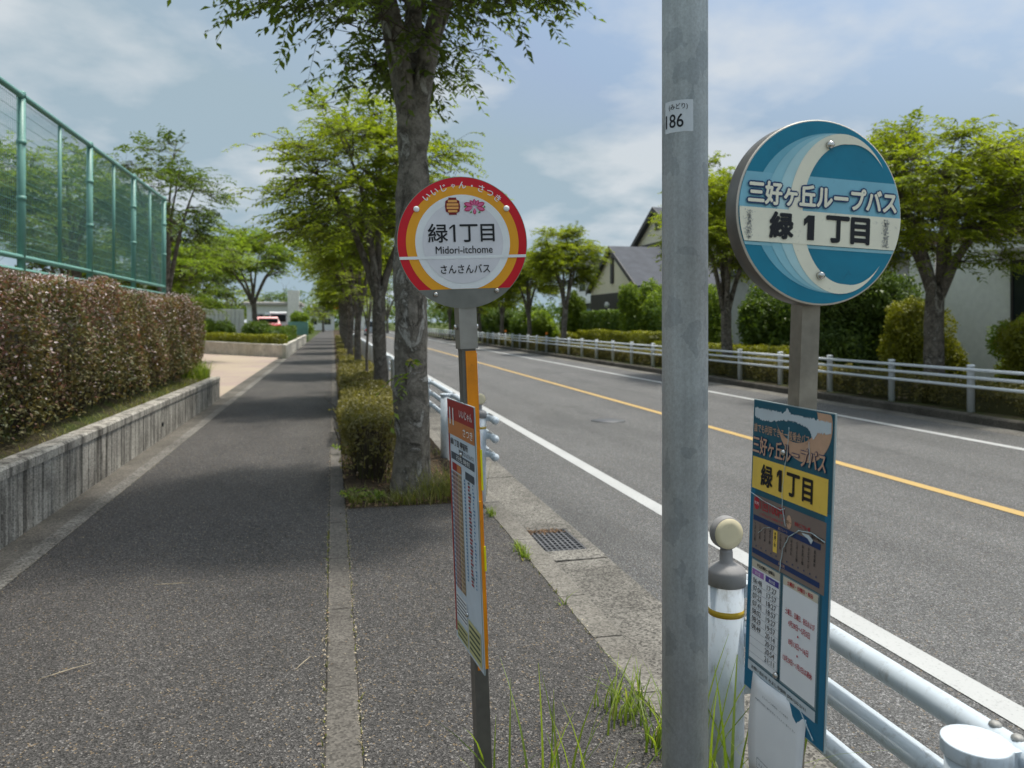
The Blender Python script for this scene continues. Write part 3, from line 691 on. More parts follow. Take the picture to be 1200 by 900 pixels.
for i, (k, lab) in enumerate(((15, 'small orange reflector disc on the far guard fence, nearer of two'), (20, 'small orange reflector disc on the far guard fence, farther of two'))):
    t = thing('road_reflector', lab, 'reflector', (10.84, 9.42 + 1.97 * k, 0.853), group='orange reflectors on the far fence')
    MB().tube([(0, 0, 0), (0, 0, 0.10)], 0.012, 6).build('stem', MATS['cap_grey'], t)
    d = MB(); d.lathe([(0.06, -0.02), (0.07, -0.01), (0.07, 0.01), (0.06, 0.02)], 14); d.v = [(x, z, y + 0.14) for x, y, z in d.v]; d.build('lens', MATS['orange_plastic'], t)

# green mesh fence on the bank
nf = thing('mesh_fence', 'tall green wire mesh fence above the flowering hedge', 'fence', (-4.06, 20.6, 2.3))
fy = [-18, -15, -12, -9, -6, -3, 0]; FH = 2.32
mp = MB().tube([(0, 0, -0.4), (0, 0, FH + 0.02)], 0.052, 12).mesh('post', MATS['fence_green'])
for y in fy:
    p = link('post', mp, None, nf, (0, y, 0))
    for z in (0.95, 1.7): MB().tube([(0, 0, z - 0.03), (0, 0, z + 0.03)], 0.062, 12).build('clamp', MATS['fence_green'], p)
    MB().lathe([(0.058, FH - 0.02), (0.058, FH + 0.05), (0.03, FH + 0.07)], 12).build('post_cap', MATS['fence_green'], p)
ms = MB().tube([(0, 0, 0.14), (0, 0, FH - 0.02)], 0.028, 8).mesh('stay', MATS['fence_green'])
for y in fy[:-1]: link('stay', ms, None, nf, (0, y + 1.5, 0))
for z, r in ((FH, 0.042), (0.16, 0.036), (-0.02, 0.036)): MB().tube([(0.01, -18.2, z), (0.01, 0.03, z)], r, 10).build('rail', MATS['fence_green'], nf)
for y in fy[:-1]:
    a = np.arange(y + 0.06, y + 2.96, 0.06); P0 = np.stack([np.full(len(a), -0.02), a, np.full(len(a), 0.18)], 1); P1 = P0.copy(); P1[:, 2] = FH - 0.03
    z = np.arange(0.30, FH - 0.05, 0.15); Q0 = np.stack([np.full(len(z), -0.017), np.full(len(z), y + 0.05), z], 1); Q1 = Q0.copy(); Q1[:, 1] = y + 2.95
    P0 = np.concatenate([P0, Q0]); P1 = np.concatenate([P1, Q1]); v, f = quads_tubes('', P0, P1, np.full(len(P0), 0.0034), np.full(len(P0), 0.0034), sides=4)
    link('wire_mesh_panel', np_mesh('wire', v, f), MATS['fence_green'], nf, kind='stuff')

# ------------------------------------------------------------------ hedge over the wall
hd = thing('flowering_hedge', 'long reddish-green hedge dotted with pale pink blossom above the retaining wall', 'hedge', (-3.35, 9, 0.45))
rng = np.random.default_rng(11)
H0 = (-0.62, 0.77, -7.5, 8.3)
def hedge_pts(n, depth, faces, z0, z1):
    P, Nn = scatter_box(rng, n, H0[0], H0[1], H0[2], H0[3], z0, z1, depth, faces, 0.028)
    P[:, 2] += 0.05 * np.sin(P[:, 1] * 1.3) + 0.04 * np.sin(P[:, 1] * 3.7 + P[:, 0] * 4)
    top = np.clip((P[:, 1] - 6.6) / 1.7, 0, 1); P[:, 2] -= top ** 2 * 0.22 * np.clip(P[:, 2] / 1.6, 0, 1); P[:, 0] -= 0.06 * (1 - np.clip((P[:, 2] - 0.1) / 0.9, 0, 1)) * (P[:, 0] > 0)
    return P, Nn
P, Nn = hedge_pts(105000, 0.10, '+x+z+y-y', 0.14, 1.54); k = rng.random(len(P)) < np.clip((P[:, 2] - 0.06) / 0.45, 0.25, 1); P, Nn = P[k], Nn[k]
tt = np.clip((P[:, 2] - 0.8) / 0.8, 0, 1); red = rng.random(len(P)) < 0.06 + 0.40 * tt * (0.6 + 0.4 * np.sin(P[:, 1] * 2.2))
link('foliage', cloud_leaves('foliage', P[~red], Nn[~red], 0.048, rng), MATS['leaf_abelia'], hd)
link('red_foliage', cloud_leaves('red', P[red] + Nn[red] * 0.02, Nn[red], 0.046, rng), MATS['leaf_abelia_red'], hd)
Pb, Nb = hedge_pts(6500, 0.03, '+x+z', 0.35, 1.58); k = rng.random(len(Pb)) < np.clip((Pb[:, 2] - 0.3) / 1.1, 0.25, 1) ** 1.2; Pb, Nb = Pb[k] + Nb[k] * 0.03, Nb[k]
link('blossom', cloud_leaves('blossom', Pb, Nb, 0.026, rng, 0.8), MATS['blossom'], hd, kind='stuff')
mb = MB().box(-0.42, 0.28, -7.3, 7.9, 0.42, 1.25, 0.2); mb.build('branch_core', MATS['thicket'], hd)
n = 900; yb = rng.uniform(-7.4, 8.1, n); S0 = np.stack([rng.uniform(0.1, 0.5, n), yb, np.full(n, 0.0)], 1); S1 = S0 + np.stack([rng.normal(0.12, .1, n), rng.normal(0, .2, n), rng.uniform(0.5, 1.0, n)], 1)
v, f = quads_tubes('', S0, S1, np.full(n, .008), np.full(n, .005)); link('stem', np_mesh('stem', v, f), MATS['twig'], hd, kind='stuff')
# arching shoots
n = 260; y = rng.uniform(-7.3, 8, n); O = np.stack([np.full(n, 0.64), y, rng.uniform(0.6, 1.55, n)], 1); D = np.stack([rng.uniform(.2, .8, n), rng.normal(0, .5, n), rng.uniform(.1, 1, n)], 1)
P, A, Nn, S, q = sprays(rng, O, D, rng.uniform(.12, .26, n), 9, 0.036, 0.5); link('shoot', leaf_mesh('shoot', P, A, Nn, S, rng), MATS['leaf_abelia_red'], hd, kind='stuff')
# grass along the hedge foot
n = 3800; P = np.stack([-2.44 - np.abs(rng.normal(0, 0.14, n)), rng.uniform(3, 17.0, n), np.full(n, 0.0)], 1); P[:, 2] = 0.42 + (-2.42 - P[:, 0]) * 0.28 - 0.02
P = P[rng.random(n) < 0.25 + 0.75 * np.clip((P[:, 1] - 6) / 8, 0, 1)]
struct(link('grass_at_hedge_foot', grass_mesh(rng, P, 0.10, 0.0035, 1.0, 3), MATS['grass'])); bpy.data.objects['grass_at_hedge_foot']['kind'] = 'stuff'
n = 1500; P = np.stack([rng.normal(-2.72, 0.16, n), rng.normal(16.75, 0.35, n), np.full(n, 0.40)], 1); P = P[(P[:, 0] < -2.44) & (P[:, 1] < 16.9)]
o = link('tall_grass', grass_mesh(rng, P, 0.42, 0.006, 0.6, 4), MATS['weed']); o['kind'] = 'stuff'

# ------------------------------------------------------------------ street trees, left row
TG = 'street trees in the left planting strip'
make_tree('large near street tree with patchy grey bark directly behind the round red sign', (0.74, 7.37, 0), 0.168, 3.75, 5.5, 1.5, 1.7, 135, 15, 0.112, 0.46, 13, 'leaf_near', 'bark_near', 3, (-0.02, 0), 5, group=TG, hi=True, floor=-0.97, clump_r=0.42, shell=0.5, droop=0.42)
make_tree('second street tree, its forked trunk and bright crown just left of the near tree', (0.93, 15.6, 0), 0.145, 2.3, 4.25, 1.9, 1.75, 160, 15, 0.115, 0.45, 12, 'leaf_street', 'bark', 8, (-0.05, 0), 4, group=TG, floor=-0.8, clump_r=0.45, cx=(-0.25, 0))
lft = [(0.72, 23.8, 0.11, 'third street tree of the left row, partly hidden by the second crown'), (0.70, 32.0, 0.12, 'fourth street tree of the left row beyond the driveway'),
       (0.68, 40.2, 0.12, 'fifth street tree of the left row, level with the white planter wall corner'), (0.70, 48.4, 0.12, 'sixth street tree of the left row, a slim dark trunk'),
       (0.70, 56.6, 0.12, 'seventh street tree of the left row, far along the sidewalk'), (0.70, 64.8, 0.12, 'eighth street tree of the left row, far along the sidewalk'),
       (0.70, 76, 0.12, 'farthest street tree of the left row where the sidewalk vanishes')]
for i, (x, y, r, lab) in enumerate(lft):
    make_tree(lab, (x, y, 0), r, 2.0, 3.85 + 0.2 * (i % 2), 1.45, 1.55, 95, 12, 0.16 + 0.012 * i, 0.5, 9, 'leaf_street', 'bark', 20 + i, (0.05, 0), 4, group=TG, floor=-0.7, clump_r=0.42)
make_tree('thin sapling between the second and third street trees', (0.80, 18.6, 0), 0.035, 1.6, 2.5, 0.5, 0.8, 14, 5, 0.07, 0.3, 8, 'leaf_street', 'bark', 40, (0, 0), 3, name='sapling', group=TG, clump_r=0.2, burl=0.004)
# vine sprig on the near trunk
t = thing('vine_sprig', 'small sprig of light green leaves growing from the near tree trunk', 'sprig', (0.66, 7.19, 1.0)); rng = np.random.default_rng(9)
O = np.array([[0, 0, 0.05], [0, 0, 0.12], [0.02, 0, 0.18], [-0.02, 0, 0.0]]); D = np.array([[-0.3, -0.7, .6], [-.8, -.5, .1], [.2, -.6, .9], [-.5, -.8, -.5]])
P, A, Nn, S, q = sprays(rng, O, D, np.array([.30, .34, .30, .3]), 10, 0.085, 0.7); link('leaf_spray', leaf_mesh('leaf', P, A, Nn, S, rng), MATS['weed'], t, kind='stuff')
mb = MB(); [mb.tube([q[0][i], q[1][i], q[2][i]], [.005, .003, .002], 4) for i in range(4)]; mb.tube([(0.0, 0.06, -0.05), (0, 0, 0.05), (0, 0, .18)], .006, 4); mb.build('stem', MATS['twig'], t)

# low shrubs in the planting strip
SG = 'low azalea shrubs in the left planting strip'
sh = [(0.37, 8.25, 0.28, 0.58, 0.66, 3600, 'nearest boxy azalea shrub beside the near tree trunk'), (0.48, 10.9, 0.40, 0.7, 0.50, 4200, 'second low azalea shrub behind the boxy one in the planting strip'),
      (0.55, 12.6, 0.42, 0.8, 0.46, 3800, 'third low azalea shrub in the planting strip'), (0.55, 14.3, 0.42, 0.8, 0.44, 3400, 'fourth low azalea shrub in front of the second street tree'),
      (0.6, 17.1, 0.45, 1.0, 0.46, 3000, 'azalea shrub just past the second street tree'), (0.6, 19.6, 0.45, 1.2, 0.46, 2600, 'azalea shrub beside the thin sapling'), (0.62, 22.2, 0.45, 1.2, 0.46, 2200, 'azalea shrub before the third street tree')]
for i, (x, y, rx_, ry_, h, n, lab) in enumerate(sh):
    rng = np.random.default_rng(60 + i); t = thing('azalea_shrub', lab, 'shrub', (x, y, 0.02), group=SG)
    P, Nn = scatter_box(rng, int(n * 1.7), -rx_, rx_, -ry_, ry_, 0.12 if h > .6 else 0.05, h, 0.06, wob=0.045); r = np.sqrt((P[:, 0] / rx_) ** 4 + (P[:, 1] / ry_) ** 4) ** 0.5
    P[:, 2] -= np.clip(r - 0.7, 0, 1) * 0.25 * h; k = rng.random(len(P)) < np.clip(P[:, 2] / h * 1.5 - 0.1, 0.12, 1)
    link('foliage', cloud_leaves('foliage', P[k], Nn[k], 0.045 if i < 2 else 0.055, rng), MATS['leaf_azalea'], t)
    m = 220; a = rng.random(m) * 6.28; S0 = np.stack([rng.normal(0, rx_ * .3, m), rng.normal(0, ry_ * .4, m), np.zeros(m)], 1); S1 = S0 * 1.5 + np.stack([np.cos(a) * .1, np.sin(a) * .1, rng.uniform(.4, .95, m) * h], 1)
    v, f = quads_tubes('', S0, S1, np.full(m, .006), np.full(m, .003)); link('stem', np_mesh('stem', v, f), MATS['twig'], t, kind='stuff')
    MB().box(-rx_ * .45, rx_ * .45, -ry_ * .6, ry_ * .6, 0.0, h * .6, .1).build('branch_core', MATS['leaf_azalea'], t)
for i in range(7):
    box_hedge('low hedge strip, %s of those receding under the left street trees' % ['first', 'second', 'third', 'fourth', 'fifth', 'sixth', 'seventh'][i], (0.65, 28 + 7.2 * i, 0), (0.8, 3.4, 0.36), 1300, 0.08, 'leaf_azalea', 90 + i, group='low hedge strips under the left street trees')
rng = np.random.default_rng(70)
n = 700; P = np.stack([rng.uniform(0.13, 1.22, n), 6.80 + np.abs(rng.normal(0, 0.14, n)), np.full(n, 0.0)], 1)
P = P[rng.random(n) < 0.2 + 0.8 * (0.5 + 0.5 * np.sin(P[:, 0] * 9 + 2))]
o = link('grass', grass_mesh(rng, P, 0.15, 0.003, 0.9, 3), MATS['grass']); o['kind'] = 'stuff'
n = 380; P = np.stack([rng.normal(0.98, 0.14, n), rng.normal(7.1, 0.13, n), np.full(n, 0.0)], 1)
o = link('grass', grass_mesh(rng, P, 0.30, 0.003, 0.8, 4), MATS['grass']); o['kind'] = 'stuff'
n = 5000; P = np.stack([rng.uniform(0.12, 1.25, n), 6.9 + 30 * rng.random(n) ** 1.6, np.full(n, 0.02)], 1)
k = (np.sin(P[:, 1] * 2.1) * np.sin(P[:, 0] * 5 + P[:, 1]) > 0.1); o = link('grass', grass_mesh(rng, P[k], 0.10, 0.004, 0.9, 3), MATS['grass']); o['kind'] = 'stuff'
for i, (x, y, h) in enumerate(((0.20, 6.98, 0.26), (0.33, 6.95, 0.20), (0.17, 9.6, 0.28), (0.2, 13.2, 0.4))):
    t = thing('weed', ['leafy light green weed at the planting strip corner by the sidewalk', 'smaller leafy weed right of the corner weed in the planting strip', 'leafy weed at the sidewalk edge beside the second azalea shrub', 'bright grassy weed at the sidewalk edge farther along'][i], 'weed', (x, y, 0.0), group='weeds in the left planting strip')
    m = 7; a = rng.random(m) * 6.28; O = np.zeros((m, 3)); D = np.stack([np.cos(a) * .7, np.sin(a) * .7, np.full(m, 0.9)], 1)
    P, A, Nn, S, q = sprays(rng, O, D, np.full(m, h), 9, 0.06, 0.4); link('leaf_rosette', leaf_mesh('leaf', P, A, Nn, S, rng), MATS['weed'], t, kind='stuff')
    mb = MB(); [mb.tube([q[0][j], q[1][j], q[2][j]], [.004, .003, .002], 4) for j in range(m)]; mb.build('stem', MATS['weed'], t)
# leaf litter on soil and pavement
n = 2600; P = np.stack([rng.uniform(0.1, 1.25, n), 6.72 + np.abs(rng.normal(0, 3.0, n)), np.full(n, 0.03)], 1)
o = link('leaf_litter', leaf_mesh('litter', P, rng.normal(0, 1, P.shape) * [1, 1, .2], rng.normal(0, .3, P.shape) + [0, 0, 1], rng.uniform(.02, .05, n), rng), MATS['dry_litter']); o['kind'] = 'stuff'
n = 620; P = np.stack([rng.uniform(-2.25, 1.27, n), 1.5 + 10 * rng.random(n) ** 1.5, np.full(n, 0.006)], 1)
o = link('pale_litter', leaf_mesh('litter', P, rng.normal(0, 1, P.shape) * [1, 1, .1], rng.normal(0, .25, P.shape) + [0, 0, 1], rng.uniform(.006, .016, n), rng), MATS['pale_litter']); o['kind'] = 'stuff'
n = 170; P = np.stack([rng.choice([-2.0, -2.2, -0.03, 0.11], n) + rng.normal(0, .03, n), rng.uniform(1.5, 12, n), np.full(n, 0.008)], 1)
o = link('leaf_litter', leaf_mesh('litter', P, rng.normal(0, 1, P.shape) * [1, 1, .1], rng.normal(0, .25, P.shape) + [0, 0, 1], rng.uniform(.01, .025, n), rng), MATS['dry_litter']); o['kind'] = 'stuff'
TW = [((-1.18, 3.9), 0.5, 'longest dry twig lying on the near sidewalk, left'), ((-0.95, 5.05), -0.2, 'dry twig on the shaded sidewalk ahead'), ((-0.13, 3.75), 1.0, 'short curved dry twig near the sidewalk edging'), ((-0.83, 2.9), 0.9, 'short dry twig at the bottom of the near sidewalk')]
for (x, y), a, lab in TW:
    mb = MB(); l = 0.12 if 'short' in lab else 0.22; pts = [(x + math.cos(a) * l * (f - .5), y + math.sin(a) * l * (f - .5) + 0.03 * f * (1 - f), 0.006 + 0.01 * f) for f in (0, .3, .6, 1)]
    tag(mb.tube(pts, [.0012, .002, .002, .001], 5).build('dry_twig', MATS['pale_litter']), lab, 'twig', 'dry twigs on the sidewalk')

# ------------------------------------------------------------------ right side
RG = 'street trees across the road'
rt = [(13.3, 2.15, 1.5, 3.95, 0.20, 2.25, 'thick-trunked street tree across the road at the right edge, beyond the teal sign', 130), (21.6, 1.85, 1.9, 4.3, 0.17, 2.0, 'street tree across the road, right behind the grey pole and teal sign', 110),
      (38.9, 1.6, 1.85, 4.75, 0.16, 2.3, 'bright round street tree across the road in front of the dark-roofed house', 100), (46.1, 1.9, 1.7, 4.3, 0.15, 2.2, 'street tree across the road just left of the bright round one', 80),
      (54.3, 1.8, 1.7, 4.2, 0.15, 2.2, 'third street tree left of the dark-roofed house across the road', 70), (62.6, 1.8, 1.7, 4.0, 0.15, 2.2, 'fourth street tree left of the dark-roofed house across the road', 60),
      (70.8, 1.8, 1.6, 4.0, 0.14, 2.1, 'farther street tree across the road behind the red sign bracket', 50), (79, 1.8, 1.6, 4.0, 0.14, 2.1, 'farthest street tree across the road beside the near trunk', 50)]
for i, (y, rx, rz, cz, r, fk_, lab, nc) in enumerate(rt):
    make_tree(lab, (11.75, y, 0.05), r, fk_, cz, rx, rz, int(nc * 1.75), 18 if i < 2 else 14, 0.125 + 0.014 * i, 0.45, 10, 'leaf_right', 'bark', 127 + i, (0.08 * (-1) ** i, 0), 4, group=RG, floor=-0.8, clump_r=0.42)
for i in range(12):
    y = 10.6 + 4.1 * i; w = ['nearest', 'second', 'third', 'fourth', 'fifth', 'sixth', 'seventh', 'eighth', 'ninth', 'tenth', 'eleventh', 'twelfth'][i]
    box_hedge('low brownish azalea hedge behind the far guard fence, %s from the right edge' % w, (11.3, y, 0.05), (0.62, 3.9, 0.46 + 0.05 * (i % 3)), 3600 - 200 * i, 0.05 + 0.006 * i, 'leaf_azalea', 150 + i, name='azalea_hedge', group='low azalea hedges behind the far fence', wob=0.06, depth=0.09)
bush('large dark green rounded shrub below the teal sign across the road', (13.3, 17.7, 0.05), (1.45, 1.5, 1.75), 17000, 0.085, 'leaf_dark', 171, lobes=11)
bush('golden-green shrub in front of the right white house, left of the thick tree', (13.2, 15.2, 0.05), (1.0, 1.2, 1.1), 9000, 0.07, 'leaf_gold', 172, lobes=9)
bush('broad golden-green shrub at the right edge across the road', (13.2, 11.4, 0.05), (1.1, 1.7, 0.85), 13000, 0.065, 'leaf_gold', 173, lobes=11)
bush('olive shrub behind the thick street tree trunk across the road', (14.2, 13.0, 0.05), (1.0, 1.2, 0.82), 9000, 0.07, 'leaf_olive', 174, lobes=8)
bush('dark leafy shrub between the grey pole and the teal sign post across the road', (14.4, 23.6, 0.05), (1.1, 1.2, 1.5), 7000, 0.10, 'leaf_hedge', 175, lobes=8)
bush('slim green garden shrub behind the second right street tree', (14.6, 27.2, 0.05), (0.9, 1.0, 1.5), 5000, 0.11, 'leaf_olive', 176, lobes=4)
box_hedge('yellow-green low hedge strip between the grey pole and the teal sign across the road', (13.3, 25.5, 0.05), (0.8, 9, 0.75), 5200, 0.08, 'leaf_gold', 177)
box_hedge('tall clipped hedge in front of the dark-roofed house', (14.9, 38.6, 0.05), (1.1, 12.5, 2.15), 9000, 0.13, 'leaf_hedge', 178)
box_hedge('low clipped hedge before the tall one, beside the grey pole', (13.4, 35.6, 0.05), (0.9, 9.5, 1.1), 5000, 0.11, 'leaf_gold', 179)
bush('tall loose garden shrub left of the grey pole in front of the house roof', (14.5, 34.9, 0.05), (1.25, 1.3, 1.95), 7000, 0.12, 'leaf_olive', 180, lobes=7)
bush('bright rounded cypress bush left of the clipped hedge', (14.3, 45.2, 0.05), (0.75, 0.8, 1.75), 5000, 0.12, 'leaf_cypress', 181)
for i, (x, y, r, m, lab) in enumerate(((14.2, 51.5, (1.3, 1.5, 1.35), 'leaf_olive', 'rounded olive bush left of the bright cypress'), (14.6, 57, (1.4, 2.0, 1.5), 'leaf_hedge', 'dark green bush behind the third left tree across the road'),
        (14.4, 63, (1.5, 2.2, 1.6), 'leaf_dark', 'dark bush seen just right of the red sign bracket'), (14.5, 69.5, (1.5, 2.6, 1.8), 'leaf_hedge', 'dark green bush seen below the red sign bracket'),
        (14.5, 77, (1.6, 3, 2.0), 'leaf_dark', 'dark bush seen just left of the red sign bracket'), (14.0, 86, (1.8, 4, 2.2), 'leaf_hedge', 'farthest dark bush beside the near trunk across the road'))):
    bush(lab, (x, y, 0.05), r, 3600, 0.17, m, 185 + i, lobes=5, group='garden bushes across the road')
bush('low yellow-green bush at the foot of the bright round street tree', (13.2, 43.2, 0.05), (0.8, 2.0, 0.55), 2500, 0.12, 'leaf_gold', 195, lobes=3)
for i, y in enumerate((92, 104, 118)):
    make_tree('tall background tree closing the far end of the road, %s' % ['nearest', 'middle', 'farthest'][i], (15 - 3.5 * i, y, 0), 0.2, 2.2, 4.6 + i * .5, 3.0, 2.6, 60, 8, 0.3, 0.7, 7, 'leaf_dark', 'bark', 200 + i, group='trees closing the far end of the road', clump_r=0.8, name='background_tree')

# ------------------------------------------------------------------ left background
LG = 'trees behind the mesh fence'
lt = [((-11.0, 27, 2.3), 2.7, 1.9, 2.9, 'leafy tree behind the mesh fence at the left edge', 'leaf_olive', 90), ((-8.3, 28.5, 2.3), 2.5, 1.9, 3.0, 'leafy tree behind the middle of the mesh fence', 'leaf_olive', 85),
      ((-5.6, 27.5, 0.5), 1.7, 2.1, 5.4, 'sparse tree rising above the far end of the mesh fence', 'leaf_dark', 34), ((-6.3, 32.5, 0.3), 2.5, 2.0, 3.4, 'spreading tree past the end of the mesh fence', 'leaf_olive', 80),
      ((-11.5, 38, 0.3), 3.2, 2.3, 4.0, 'broad tree deep behind the driveway', 'leaf_dark', 80), ((-4.3, 47, 0.4), 3.3, 1.45, 5.0, 'umbrella-shaped tree above the white planter beside the parked cars', 'leaf_olive', 85),
      ((-9.5, 56, 0.2), 3.2, 2.3, 4.2, 'tree behind the white slatted panel', 'leaf_hedge', 70)]
for i, (b, rx, rz, cz, lab, mt, nc) in enumerate(lt):
    make_tree(lab, b, 0.16, 1.7 if i not in (5,) else 2.4, cz, rx, rz, int(nc * 1.5), 14, 0.15 + 0.014 * i, 0.55, 10, mt, 'bark', 230 + i, (0.2 * (-1) ** i, 0.1), 5, name='garden_tree', group=LG if i < 4 else 'trees around the driveway', clump_r=0.55, floor=-0.85)
bush('rounded green bush at the driveway just past the hedge end', (-3.6, 19.6, 0.0), (0.75, 1.0, 1.0), 6000, 0.07, 'leaf_olive', 250, lobes=4)
bush('green bush below the spreading tree past the fence end', (-6.2, 24.5, 0.0), (1.4, 1.6, 1.3), 6000, 0.11, 'leaf_hedge', 251, lobes=5)
bush('broad bush at the back of the driveway', (-10.5, 42, 0.0), (2.6, 2.0, 1.7), 6000, 0.15, 'leaf_olive', 252, lobes=6)
bush('shaggy bush at the sidewalk end of the planter', (-2.9, 70, 0.5), (1.2, 2.0, 1.1), 3000, 0.16, 'leaf_olive', 254, lobes=5)
bush('broad bush behind the white slatted panel', (-8.0, 50.5, 0.5), (2.4, 2.0, 1.7), 5000, 0.15, 'leaf_olive', 255, lobes=6)
rng = np.random.default_rng(400); P, Nn = scatter_box(rng, 9000, -70, 90, 215, 235, 0, 5.5, 1.5, '-y+z', 1.2); o = link('far_wood', cloud_leaves('far_wood', P, Nn, 1.3, rng), MATS['leaf_dark']); o['kind'] = 'stuff'
# planter with pale concrete wall
pw = thing('planter_wall', 'pale concrete planter wall at the corner beyond the driveway', 'wall', (-2.04, 36, 0))
ang = math.atan2(-0.615, -0.788)
for k in range(4): wall_panel(2.22, 0.66 - 0.0225 * k, 0.66 - 0.0225 * (k + 1), mat='wall_concrete_clean', parent=pw, loc=(-5.46 + 0.615 * 2.22 * k, 7.0 - 0.788 * 2.22 * k, 0), rot=ang, pitch=0.37, gd=0.012)
for k in range(7): wall_panel(4.0, 0.57, 0.57, mat='wall_concrete_clean', parent=pw, loc=(0, 0.02 + 4.0 * k, 0), pitch=0.5, gd=0.012)
me = bpy.data.meshes.new('soil'); me.from_pydata([(-2.2, 36.2, .5), (-2.2, 74, .5), (-14, 74, .5), (-9.0, 45, .5), (-7.4, 43.2, .5)], [], [(0, 1, 2, 3, 4)]); struct(link('planter_soil', me, MATS['verge_soil']))
PG = 'clipped planting in the pale planter'
box_hedge('low clipped yellow-green hedge along the planter front', (-4.5, 40.1, 0.45), (0.9, 6.8, 0.55), 5200, 0.075, 'leaf_gold', 260, R(38), group=PG)
box_hedge('clipped hedge along the sidewalk side of the planter', (-2.75, 45.5, 0.45), (0.9, 13, 0.85), 5500, 0.09, 'leaf_hedge', 261, group=PG)
for i, (x, y, r, lab) in enumerate(((-5.6, 43.3, 0.62, 'dark clipped ball bush in front of the slatted panel'), (-4.05, 42.6, 0.6, 'clipped ball bush between the low hedge and the red car, left'), (-3.7, 43.6, 0.62, 'clipped ball bush near the planter corner, right'), (-6.6, 44.0, 0.7, 'loose grey-green bush at the left of the slatted panel'))):
    bush(lab, (x, y, 0.45), (r, r, r), 3200, 0.07, 'leaf_hedge' if i < 3 else 'leaf_olive', 265 + i, group='clipped ball bushes in the planter')
sp = thing('slatted_panel', 'white upright slatted concrete panel behind the planter bushes', 'panel', (-6.0, 45.2, 0.45))
plain('offwhite', (0.86, 0.83, 0.76), 0.8); plain('wall_white', (0.80, 0.79, 0.76), 0.8, 0, 0.06); plain('wall_cream', (0.82, 0.74, 0.57), 0.85, 0, 0.05); plain('wall_grey', (0.36, 0.36, 0.35), 0.85)
plain('roof_dark', (0.065, 0.07, 0.085), 0.85, 0, 0.2, 2); plain('roof_pale', (0.42, 0.39, 0.36), 0.8); plain('timber_dark', (0.05, 0.042, 0.04), 0.6); plain('glass_dark', (0.02, 0.025, 0.03), 0.12); plain('brown_band', (0.25, 0.15, 0.10), 0.7); plain('bluegrey', (0.20, 0.27, 0.33), 0.6)
MB().box(-1.2, 1.2, 0.03, 0.15, -0.1, 1.85).build('back_panel', MATS['offwhite'], sp)
slm = MB().box(-0.09, 0.09, -0.05, 0.028, -0.1, 1.83, 0.01).mesh('slat', MATS['offwhite'])
for k in range(11): link('slat', slm, None, sp, (-1.09 + 0.218 * k, 0, 0))

# ------------------------------------------------------------------ buildings
def window(parent, mat_frame, x, y, z, w, h, axis='y', out=-1, d=0.05):
    """framed window on a wall; axis = direction the wall runs, out = outward side"""
    f = MB(); t = 0.06
    def bx(mb, a0, a1, z0, z1, o0, o1):
        o0, o1 = sorted((o0, o1))
        if axis == 'y': mb.box(o0, o1, a0, a1, z0, z1)
        else: mb.box(a0, a1, o0, o1, z0, z1)
    bx(f, -w / 2, w / 2, -h / 2, -h / 2 + t, 0, out * d); bx(f, -w / 2, w / 2, h / 2 - t, h / 2, 0, out * d)
    bx(f, -w / 2, -w / 2 + t, -h / 2 + t, h / 2 - t, 0, out * d); bx(f, w / 2 - t, w / 2, -h / 2 + t, h / 2 - t, 0, out * d); bx(f, -t / 2, t / 2, -h / 2 + t, h / 2 - t, 0, out * d * .8)
    wn = f.build('window', MATS[mat_frame], parent, (x, y, z))
    for s in (-1, 1):
        g = MB(); bx(g, min(s * t / 2, s * (w / 2 - t)), max(s * t / 2, s * (w / 2 - t)), -h / 2 + t, h / 2 - t, out * .005, out * d * .4); g.build('pane', MATS['glass_dark'], wn)
    return wn
def gable_block(parent, x0, x1, y0, y1, zb, ze, zr, wall, roof, over=0.45, th=0.16, fascia='timber_dark', ridge='x'):
    """ridge along x: gables face -x and +x"""
    ym = (y0 + y1) / 2
    mb = MB(); pr = [(y0, zb), (y1, zb), (y1, ze), (ym, zr), (y0, ze)]
    mb.add([(x0, y, z) for y, z in pr] + [(x1, y, z) for y, z in pr], [(0, 4, 3, 2, 1), (5, 6, 7, 8, 9)] + [(k, (k + 1) % 5, 5 + (k + 1) % 5, 5 + k) for k in (0, 1, 4)]); mb.build('wall', MATS[wall], parent)
    sl = (zr - ze) / (ym - y0)
    for s in (-1, 1):
        ye = ym + s * (ym - y0 + over); z_e = ze - over * sl
        r = MB(); q = [(ym, zr + 0.02), (ye, z_e + 0.02), (ye, z_e + th + 0.02), (ym, zr + th + 0.02)]
        r.add([(x0 - over, y, z) for y, z in q] + [(x1 + over, y, z) for y, z in q], [(0, 1, 2, 3), (7, 6, 5, 4)] + [(k, 4 + k, 4 + (k + 1) % 4, (k + 1) % 4) for k in range(4)])
        ro = r.build('roof', MATS[roof], parent)
        f = MB(); q = [(ym, zr - 0.12), (ye, z_e - 0.12), (ye, z_e + th + 0.03), (ym, zr + th + 0.03)]
        f.add([(x0 - over - 0.06, y, z) for y, z in q] + [(x0 - over - 0.005, y, z) for y, z in q], [(3, 2, 1, 0), (4, 5, 6, 7)] + [(k, (k + 1) % 4, 4 + (k + 1) % 4, 4 + k) for k in range(4)]); f.build('barge_board', MATS[fascia], ro)
ha = thing('gabled_house', 'cream gabled house with dark slate roof and dark timber porch, left of the grey pole', 'house', (0, 0, 0.08))
gable_block(ha, 17, 25, 41.5, 49.9, 0, 3.55, 6.05, 'wall_cream', 'roof_dark', 0.25)
MB().box(16.93, 16.995, 41.6, 49.8, 0, 3.3).build('timber_front', MATS['timber_dark'], ha)
MB().box(16.90, 16.99, 45.5, 45.95, 3.9, 5.6).build('vent_slot', MATS['timber_dark'], ha)
